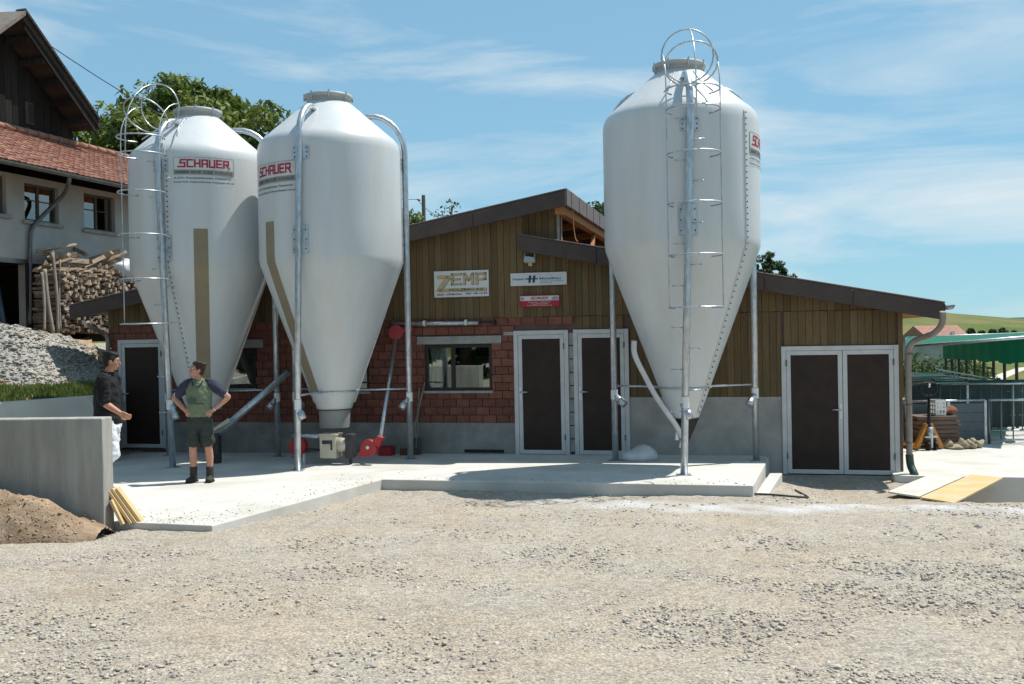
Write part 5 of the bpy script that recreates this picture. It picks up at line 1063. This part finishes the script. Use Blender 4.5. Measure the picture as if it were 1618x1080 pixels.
# pallet truck
pt = ap_pt(1467, 710); t = empty('pallet_truck', pt, .15, label='yellow hand pallet truck with black loop handle parked by the pen wall', cat='pallet truck')
fr = MB()
for sg in (-1, 1): fr.prism([(sg * .02, -.05, .50), (sg * .07, -.05, .50), (sg * .29, -.05, .06), (sg * .19, -.05, .06)], (0, .1, 0)); fr.box(sg * .2 - .08, sg * .2 + .08, .051, 1.15, .05, .11)
fr.box(-.29, -.19, -.05, .05, .0501 - .02, .0599).box(.19, .29, -.05, .05, .03, .0599); fr.build('fork_frame', YEL, t, bevel=.008)
MB().tube([(0, -.02, .2), (0, -.03, .5), (0, -.04, 1.05)], [.05, .035, .024], 10).build('drawbar', BLACK, t)
loop = [(.0, 1.02), (.10, 1.06), (.165, 1.14), (.17, 1.22), (.12, 1.28), (0, 1.285), (-.12, 1.28), (-.17, 1.22), (-.165, 1.14), (-.10, 1.06), (0, 1.02)]
hl_ = MB().tube(smooth_path([(x, -.04, z) for x, z in loop], 3), .019, 8).build('handle', BLACK, t); MB().tube([(0, -.06, 1.2), (0, -.06, 1.27)], .018, 6).build('release_lever', WHITE, hl_)
MB().box(-.13, .13, -.12, -.04, .24, .27).box(-.02, .02, -.13, -.09, .05, .24).build('steer_plate', GALV, t); MB().tube([(0, -.06, .2), (0, -.06, .44)], .06, 12).build('pump', GALV, t)
for sg in (-1, 1): MB().tube([(sg * .05, -.1, .085), (sg * .1, -.1, .085)], .085, 14).build('wheel', BLACK, t); MB().tube([(sg * .2 - .04, 1.0, .04), (sg * .2 + .04, 1.0, .04)], .04, 12).build('load_roller', BLACK, t)
# stacked planks, crate and sacks
yS = Yt + .5
t = empty('plank_stack', (at(1440, 700, yS).x, yS, APZ + .112), 0, label='stack of brown timber planks against the grey pen wall', cat='planks'); wS_ = at(1509, 700, yS).x - at(1440, 700, yS).x; hS = at(1480, 655, yS).z - APZ - .112
for k in range(6): MB().box(0 + .02 * (k % 2), wS_ - .03 * (k % 3), -.3, .3, k * hS / 6 + .003, (k + 1) * hS / 6 - .008).build('plank', mat('stack_plank', (.17, .12, .095), (.11, .08, .065), 4, .9, rand=.2, stretch=(1, 6, 6)), t)
q = at(1480, 655, yS); t = empty('plastic_crate', (q.x, yS, APZ + .112 + hS), .1, label='white slatted plastic crate on top of the plank stack', cat='crate')
for x0, x1, y0, y1 in ((-.11, .11, -.16, -.145), (-.11, .11, .145, .16), (-.11, -.095, -.145, .145), (.095, .11, -.145, .145)):
    mb = MB()
    for z0, z1 in ((.0, .05), (.1, .13), (.18, .21), (.25, .3)): mb.box(x0, x1, y0, y1, z0, z1)
    for f_ in (0, .33, .66, 1): (mb.box(x0 + (x1 - x0 - .03) * f_, x0 + (x1 - x0 - .03) * f_ + .03, y0 + .001, y1 - .001, .0, .3) if x1 - x0 > .1 else mb.box(x0 + .001, x1 - .001, y0 + (y1 - y0 - .03) * f_, y0 + (y1 - y0 - .03) * f_ + .03, 0, .3))
    mb.build('crate_side', WHITE, t)
MB().box(-.094, .094, -.144, .144, .0, .02).build('crate_base', WHITE, t)
q = at(1498, 655, yS); V = MB().ball((0, 0, .06), (.16, .16, .08), 12, 7); V.v = [(x * (1 + .2 * math.sin(9 * y + 20 * z)), y, z * (1 + .3 * math.sin(x * 23))) for x, y, z in V.v]; o = V.build('crumpled_sack', mat('orange_brown', (.25, .11, .06), (.15, .07, .04), 9, .9)); o.location = (q.x, yS, APZ + .112 + hS + .01); tag(o, 'crumpled orange brown sack on the plank stack beside the crate', 'sack')
slab_names = ('small round sack end standing just beside the pallet truck', 'flat tan sack lying first in the row of sacks', 'plump tan sack second in the row on the apron', 'creased tan sack third in the row on the apron', 'last tan sack of the row below the pen wall corner')
for k, (px, py, w_, h_) in enumerate(((1497, 708, .09, .13), (1510, 709, .14, .06), (1522, 708, .15, .13), (1535, 708, .14, .12), (1545, 707, .14, .14))):
    q = ap_pt(px, py); V = MB().ball((0, 0, h_ * .5), (w_, .14, h_ * .62), 12, 8); V.v = [(x * (1 + .25 * math.sin(23 * z + k) + .12 * math.sin(31 * y)), y * (1 + .2 * math.sin(9 * x + k)), max(0, z * (1 + .3 * math.sin(x * 29 + k) + .15 * math.sin(y * 37)))) for x, y, z in V.v]
    o = V.build('paper_sack', SACK); o.location = q; tag(o, slab_names[k], 'sack', 'sacks on the apron')
# far fields: road, house, hills
rd = [(1530, 617), (1560, 605), (1590, 592), (1622, 580), (1660, 566)]; V = []
def on_ground(px, py):
    lo_, hi_ = 5.0, 500.0; prev = 5.0
    for Y in np.geomspace(18, 700, 900):
        p = at(px, py, Y)
        if p.z < float(ground_h(p.x, Y)): return p
    return at(px, py, 300)
for px, py in rd:
    p = on_ground(px, py); V += [(p.x - 1.3, p.y - .4, float(ground_h(p.x - 1.3, p.y - .4)) + .06), (p.x + 1.3, p.y + .4, float(ground_h(p.x + 1.3, p.y + .4)) + .06)]
tag(MB().add(V, [(2 * i, 2 * i + 1, 2 * i + 3, 2 * i + 2) for i in range(len(rd) - 1)]).build('road', ROAD), kind='structure')
ph = at(1478, 528, 95); gz = float(ground_h(ph.x, 95)); t = empty('far_house', (ph.x, 95, gz), .3, label='far farmhouse with long red roof beyond the shade net', cat='house'); zr = at(1478, 514, 95).z - gz
MB().box(-2.2, 2.2, -2, 2, 0, zr - 1.2).build('wall', PLAST, t); MB().prism([(-2.5, -2.5, zr - 1.5), (-2.5, 0, zr), (-2.5, 2.5, zr - 1.5)], (5, 0, 0)).build('roof', TILE, t)
for x in (-1.2, .8): MB().box(x - .15, x + .15, -1.5, -1.2, zr - 1.0, zr - .55).build('roof_light', WHITE, t)
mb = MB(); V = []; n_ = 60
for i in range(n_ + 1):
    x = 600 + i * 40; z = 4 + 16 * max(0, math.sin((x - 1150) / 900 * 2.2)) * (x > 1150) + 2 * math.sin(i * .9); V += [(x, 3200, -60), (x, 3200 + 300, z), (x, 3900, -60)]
tag(mb.add(V, [(3 * i + j, 3 * i + 3 + j, 3 * i + 4 + j, 3 * i + 1 + j) for i in range(n_) for j in (0, 1)]).build('hills', mat('hazy_forest', (.05, .085, .09), (.04, .07, .075), .004, .95)), kind='structure')  # haze is painted in: forest colour shifted towards blue
for k in range(7):
    px = 1500 + k * 17; p = on_ground(px, 531); gz = p.z; hh_ = (7 + 2 * (k % 3)) / 1573 * p.y; tree('field_tree', (p.x, p.y, gz), hh_, hh_ * .45, hh_ * .8, 22, 30, .3, LEAFD, 60 + k, 'small dark tree in the row across the far hillside field', 'trees across the far field', trunk=.15)

# ---------------------------------------------------------------- people
def cap_tube(mb, pts, rad, n=14):
    """closed limb with rounded ends; rad items are r or (side, front)"""
    pts = [Vector(p) for p in pts]; rad = [r if isinstance(r, (tuple, list)) else (r, r) for r in rad]
    d0 = (pts[0] - pts[1]).normalized(); d1 = (pts[-1] - pts[-2]).normalized(); P, R = [], []
    for k in (.98, .8, .45): P.append(pts[0] + d0 * min(rad[0]) * k * .8); R.append(tuple(r * math.sqrt(1 - k * k) for r in rad[0]))
    P += pts; R += rad
    up_ = abs(d1.z) > .9 and abs(d0.z) > .9
    for k in (.45, .8, .98): P.append(pts[-1] + d1 * min(rad[-1]) * k * .8); R.append(tuple(r * math.sqrt(1 - k * k) for r in rad[-1]))
    mb.tube(P, [(b_, a_) for a_, b_ in R] if up_ else R, n)
def dense(pts, rad, k=3):
    rad = [r if isinstance(r, (tuple, list)) else (r, r) for r in rad]; P = smooth_path(pts, k); R = []
    for i in range(len(rad) - 1):
        for j in range(k): f_ = j / k; R.append(tuple(a * (1 - f_) + b * f_ for a, b in zip(rad[i], rad[i + 1])))
    return P, R + [rad[-1]]
def limb(mb, pts, rad, n=14): cap_tube(mb, *dense(pts, rad), n)
def organic(mb, name, m, parent, vox=.009, sm_it=3, fold=0):
    o = mb.build(name, m, parent); r = o.modifiers.new('r', 'REMESH'); r.mode = 'VOXEL'; r.voxel_size = vox; r.use_smooth_shade = True
    s = o.modifiers.new('s', 'SMOOTH'); s.factor = .5; s.iterations = sm_it
    if fold:
        tx = bpy.data.textures.new('folds', 'CLOUDS'); tx.noise_scale = .075; tx.noise_depth = 2; d = o.modifiers.new('d', 'DISPLACE'); d.texture = tx; d.texture_coords = 'LOCAL'; d.strength = fold; d.mid_level = .45
    return o
def hand(mb, wrist, direc, palm_n, side, curl=.6, scale=1.0):
    """palm, four fingers of unequal length and a thumb from the side of the palm"""
    d = Vector(direc).normalized(); n_ = Vector(palm_n); n_ = (n_ - d * n_.dot(d)).normalized(); x = d.cross(n_).normalized() * side; w_ = Vector(wrist); S = scale
    for k in range(4):
        o = (k - 1.5) * .021 * S; limb(mb, [w_ + x * o * .6, w_ + d * .05 * S + x * o, w_ + d * .09 * S + x * o], [.014 * S, .0155 * S, .0135 * S], 8)
    for k, ln in enumerate((.058, .075, .082, .074)):
        o = (k - 1.5) * .0225 * S; p = w_ + d * .09 * S + x * o; L_ = ln * S; pts = [p]; ang = 0; dd = d
        for seg in (.42, .33, .25): ang += curl * .75; dd = d * math.cos(ang) + n_ * math.sin(ang); pts.append(pts[-1] + dd * L_ * seg)
        limb(mb, pts, [.0105 * S, .0098 * S, .009 * S, .0075 * S], 8)
    tb = w_ + d * .03 * S + x * .032 * S; limb(mb, [tb, tb + (d * .5 + x * .75 + n_ * .25).normalized() * .04 * S, tb + (d * .5 + x * .75 + n_ * .25).normalized() * .04 * S + (d * .9 + n_ * .5).normalized() * .045 * S], [.015 * S, .012 * S, .009 * S], 8)
def head(mb, parts, c, fwd, up, skin, hairm, root, glasses=False):
    """skull, jaw, nose, ears into mb; hair and eyes as parts. c = head centre"""
    f = Vector(fwd).normalized(); u = Vector(up); u = (u - f * u.dot(f)).normalized(); r = f.cross(u); M = Matrix(((r.x, f.x, u.x, c[0]), (r.y, f.y, u.y, c[1]), (r.z, f.z, u.z, c[2]), (0, 0, 0, 1)))
    tmp = MB(); tmp.ball((0, -.008, .028), (.074, .094, .088), 18, 12); tmp.ball((0, .028, -.045), (.056, .062, .068), 16, 10); tmp.ball((0, .062, -.085), (.03, .026, .025), 12, 8)
    limb(tmp, [(0, .082, .02), (0, .105, -.012), (0, .112, -.026)], [.008, .012, .014], 8); tmp.ball((0, .085, .034), (.05, .014, .012), 12, 6); tmp.ball((0, .09, -.058), (.024, .013, .009), 10, 6)
    for s_ in (-1, 1): tmp.ball((s_ * .076, -.008, -.002), (.011, .022, .032), 10, 7); tmp.ball((s_ * .04, .066, -.02), (.022, .02, .02), 10, 6)
    o = len(mb.v); mb.v += [tuple(M @ Vector(v)) for v in tmp.v]; mb.f += [[i + o for i in q] for q in tmp.f]; mb.sm += tmp.sm
    h = MB(); h.ball((0, -.02, .045), (.083, .095, .088), 18, 12); h.ball((0, -.058, -.012), (.068, .052, .07), 14, 9); h.ball((0, .05, .085), (.06, .035, .032), 12, 8)
    for s_ in (-1, 1): h.ball((s_ * .068, .0, .03), (.014, .035, .045), 10, 7)
    for k in range(26): a_ = k * 2.4; rr = .05 + .03 * ((k * 7) % 5) / 5; h.ball((rr * math.cos(a_), -.02 + rr * math.sin(a_), .1 + .012 * ((k * 3) % 4) / 4), (.022, .022, .022), 8, 6)
    h.v = [tuple(M @ Vector(v)) for v in h.v]; parts.append(('hair', h, hairm, .008))
    for s_ in (-1, 1):
        e = MB(); e.ball((s_ * .031, .079, .012), (.012, .010, .008), 10, 7); e.v = [tuple(M @ Vector(v)) for v in e.v]; e.build('eye', WHITE, root)
        e = MB(); e.ball((s_ * .031, .0865, .012), (.006, .005, .006), 8, 6); e.v = [tuple(M @ Vector(v)) for v in e.v]; e.build('iris', DARKINK, root)
        e = MB(); e.ball((s_ * .033, .09, .034), (.02, .008, .005), 10, 6); e.v = [tuple(M @ Vector(v)) for v in e.v]; e.build('eyebrow', hairm, root)
    e = MB(); e.ball((0, .099, -.052), (.023, .008, .005), 10, 6); e.v = [tuple(M @ Vector(v)) for v in e.v]; e.build('mouth', mat('lips', (.36, .13, .10), None, 8, .5), root)

# man in green
fp = on_slab(318, 761); K = 1.0
man = empty('person', (fp.x, fp.y, slab_z(fp.y)), 0, label='man in green and navy jersey, dark shorts and boots, hands on hips, looking aside', cat='person')
man.scale = (1.0, 1.0, 1.0)
b = MB(); parts = []
limb(b, [(0, .01, .93), (0, .0, 1.05), (0, 0, 1.2), (0, .01, 1.36), (0, .015, 1.44)], [(.15, .105), (.135, .095), (.15, .105), (.155, .105), (.09, .07)], 20)
limb(b, [(0, .015, 1.42), (-.005, .01, 1.5), (-.015, 0, 1.58)], [.06, .054, .052], 14)
head(b, parts, (-.02, -.015, 1.645), (-.82, -.5, .22), (.12, -.02, 1), SKIN, HAIRB, man)
ARM = {-1: ((-.185, .01, 1.425), (-.385, .06, 1.235), (-.19, -.05, 1.055)), 1: ((.185, .01, 1.425), (.405, .06, 1.235), (.195, -.05, 1.045))}
for s_, (sh, el, wr) in ARM.items():
    sh, el, wr = Vector(sh), Vector(el), Vector(wr)
    limb(b, [(s_ * .1, .01, 1.42), sh, sh.lerp(el, .5), el], [.06, .062, .05, .042], 14); limb(b, [el, el.lerp(wr, .3) + Vector((0, 0, -.005)), wr], [.042, .043, .029], 14)
    hand(b, wr, (-s_ * .75, -.35, -.25), (0, .9, -.2), 1 if s_ > 0 else -1, .55)
for s_, ax in ((-1, -.115), (1, .125)):
    limb(b, [(s_ * .085, .01, .92), (s_ * .10, 0, .7), (ax * .95, -.005, .5), (ax, .02, .36), (ax, .02, .2), (ax, .015, .08)], [.088, .082, .056, .056, .042, .04], 16)
organic(b, 'body', SKIN, man)
for nm, h, m_, vx in parts: organic(h, nm, m_, man, vx, 1)
s = MB(); limb(s, [(0, .0, .985), (0, -.005, 1.05), (0, -.008, 1.18), (0, 0, 1.34), (0, .01, 1.43)], [(.178, .13), (.172, .128), (.182, .13), (.195, .124), (.15, .085)], 24); limb(s, [(-.165, .012, 1.425), (0, .014, 1.455), (.165, .012, 1.425)], [.07, .066, .07], 14); organic(s, 'jersey', SHIRTG, man, .008, 4, .03)
s = MB()
for s_, (sh, el, wr) in ARM.items():
    sh, el = Vector(sh), Vector(el); limb(s, [(s_ * .105, .012, 1.468), (s_ * .17, .015, 1.43), sh.lerp(el, .4), sh.lerp(el, .72)], [(.055, .06), (.08, .086), (.072, .074), (.066, .066)], 16)
organic(s, 'sleeves', SHIRTN, man, .008, 3, .024)
s = MB()
for s_, (sh, el, wr) in ARM.items():
    sh, el = Vector(sh), Vector(el); limb(s, [sh.lerp(el, .735), sh.lerp(el, .75)], [(.06, .06), (.06, .06)], 16)
organic(s, 'cuffs', mat('jersey_trim', (.55, .58, .52), None, 6, .9), man, .009, 2)
s = MB(); s.tube([(.075 * math.sin(a_) - .004, -.072 - .045 * max(0, math.cos(a_)) if math.cos(a_) > 0 else .05 * -math.cos(a_) - .07 + .07, 1.475 - .075 * max(0, math.cos(a_)) ** 1.5) for a_ in np.linspace(-2.2, 2.2, 19)], .0095, 6); s.build('collar', SHIRTN, man)
MB().box(-.125, .0, -.15, -.128, 1.15, 1.235).build('chest_patch', mat('patch_grey', (.075, .10, .085), None, 6, .9), man); MB().box(.0, .13, -.151, -.124, 1.15, 1.16).build('chest_stripe', SHIRTN, man)
s = MB(); limb(s, [(0, .005, .86), (0, .0, .95), (0, 0, 1.0)], [(.178, .125), (.172, .125), (.166, .12)], 20)
for s_, ax in ((-1, -.105), (1, .11)): limb(s, [(s_ * .08, .005, .9), (s_ * .095, 0, .75), (ax, -.002, .585)], [(.095, .115), (.098, .11), (.10, .105)], 16)
organic(s, 'shorts', SHORTG, man, .008, 2, .034)
MB().box(-.0, .0 + .02, -.005, .03, .5, .62).build('tool_strap', BLACK, man)
for s_, ax in ((-1, -.115), (1, .125)):
    s = MB(); limb(s, [(ax, .02, .06), (ax, .02, .14), (ax, .02, .2)], [.056, .054, .056], 14); limb(s, [(ax, .05, .042), (ax + s_ * .012, -.06, .045), (ax + s_ * .025, -.15, .038)], [(.048, .042), (.052, .046), (.046, .036)], 14); bt = organic(s, 'boot', BOOT, man, .008, 1)
    s = MB(); s.prism([(ax - .05, .09, .0), (ax + .05, .09, .0), (ax + .056 + s_ * .02, -.06, .0), (ax + .04 + s_ * .025, -.185, .0), (ax - .04 + s_ * .025, -.185, .0), (ax - .05 + s_ * .015, -.06, .0)], (0, 0, .022)); s.build('sole', BLACK, bt)
wv = Vector(ARM[1][2]).lerp(Vector(ARM[1][1]), .12); wx = (Vector(ARM[1][2]) - Vector(ARM[1][1])).normalized()
MB().tube([tuple(wv - wx * .012), tuple(wv + wx * .012)], .036, 14).build('wristwatch', GALV, man)
# man in black
base = at(172, 700, 13.4); zf = slab_z(13.4)
man2 = empty('person', (base.x, 13.4, zf), 0, label='dark haired man in black polo shirt and white shorts behind the low wall', cat='person')
man2.scale = (1.05, 1.05, 1.05)
b = MB(); parts = []
limb(b, [(0, 0, .98), (-.005, 0, 1.1), (-.01, 0, 1.25), (-.005, 0, 1.42), (.0, 0, 1.5)], [(.125, .15), (.12, .14), (.125, .155), (.125, .165), (.08, .09)], 20)
limb(b, [(0, 0, 1.48), (.02, 0, 1.56), (.04, 0, 1.64)], [.062, .057, .055], 14)
head(b, parts, (.055, 0, 1.705), (.93, .36, -.12), (.08, 0, 1), SKIN2, HAIRK, man2)
A2 = ((.02, -.185, 1.475), (.045, -.225, 1.185), (.235, -.205, 1.055)); B2 = ((.01, .185, 1.475), (-.02, .24, 1.19), (.02, .25, .95))
for (sh, el, wr), hd_, nn, sd_ in ((A2, (.8, .0, -.45), (.3, .95, .1), -1), (B2, (.1, 0, -1), (0, -1, 0), 1)):
    sh, el, wr = Vector(sh), Vector(el), Vector(wr); limb(b, [(sh.x * .6, sh.y * .55, 1.48), sh, sh.lerp(el, .5), el], [.06, .064, .052, .044], 14); limb(b, [el, el.lerp(wr, .3), wr], [.044, .046, .031], 14); hand(b, wr, hd_, nn, sd_, .75)
LG = (((.0, -.09, .95), (.06, -.10, .55), (-.10, -.10, .09), 1), ((.0, .09, .95), (-.04, .10, .52), (-.14, .10, .1), 1))
for hp_, kn, an, _ in LG:
    hp_, kn, an = Vector(hp_), Vector(kn), Vector(an); limb(b, [hp_, hp_.lerp(kn, .5), kn, kn.lerp(an, .35) - Vector((.02, 0, 0)), an], [.095, .085, .058, .058, .042], 16)
organic(b, 'body', SKIN2, man2)
for nm, h, m_, vx in parts: organic(h, nm, m_, man2, vx, 1)
s = MB(); limb(s, [(.0, 0, .95), (-.01, 0, 1.02), (-.012, 0, 1.15), (-.012, 0, 1.32), (-.01, 0, 1.45), (.0, 0, 1.535)], [(.17, .185), (.165, .185), (.155, .18), (.155, .195), (.13, .175), (.075, .08)], 24)
for sh, el, wr in (A2, B2): sh, el = Vector(sh), Vector(el); limb(s, [(sh.x * .6 - .005, sh.y * .6, 1.5), sh, sh.lerp(el, .5), sh.lerp(el, .92)], [.07, .083, .086, .08], 16)
organic(s, 'polo_shirt', BLKC, man2, .008, 3, .034)
s = MB(); s.tube([(.0 + .07 * math.cos(a_), .07 * math.sin(a_), 1.545 + .012 * math.cos(a_)) for a_ in np.linspace(0, 2 * math.pi, 19)], .018, 7, cap=False); s.build('polo_collar', BLKC, man2)
s = MB(); limb(s, [(.0, 0, .86), (0, 0, .97)], [(.155, .175), (.15, .17)], 20)
for hp_, kn, an, _ in LG: hp_, kn = Vector(hp_), Vector(kn); limb(s, [hp_, hp_.lerp(kn, .5), hp_.lerp(kn, 1.08)], [(.12, .105), (.118, .108), (.115, .108)], 16)
organic(s, 'white_shorts', WHTC, man2, .008, 2, .034)
for hp_, kn, an, _ in LG:
    an = Vector(an); s = MB(); limb(s, [an + Vector((-.05, 0, -.04)), an + Vector((.07, 0, -.045)), an + Vector((.17, 0, -.055))], [(.046, .045), (.048, .042), (.042, .03)], 14); organic(s, 'shoe', BOOT, man2, .008, 1)
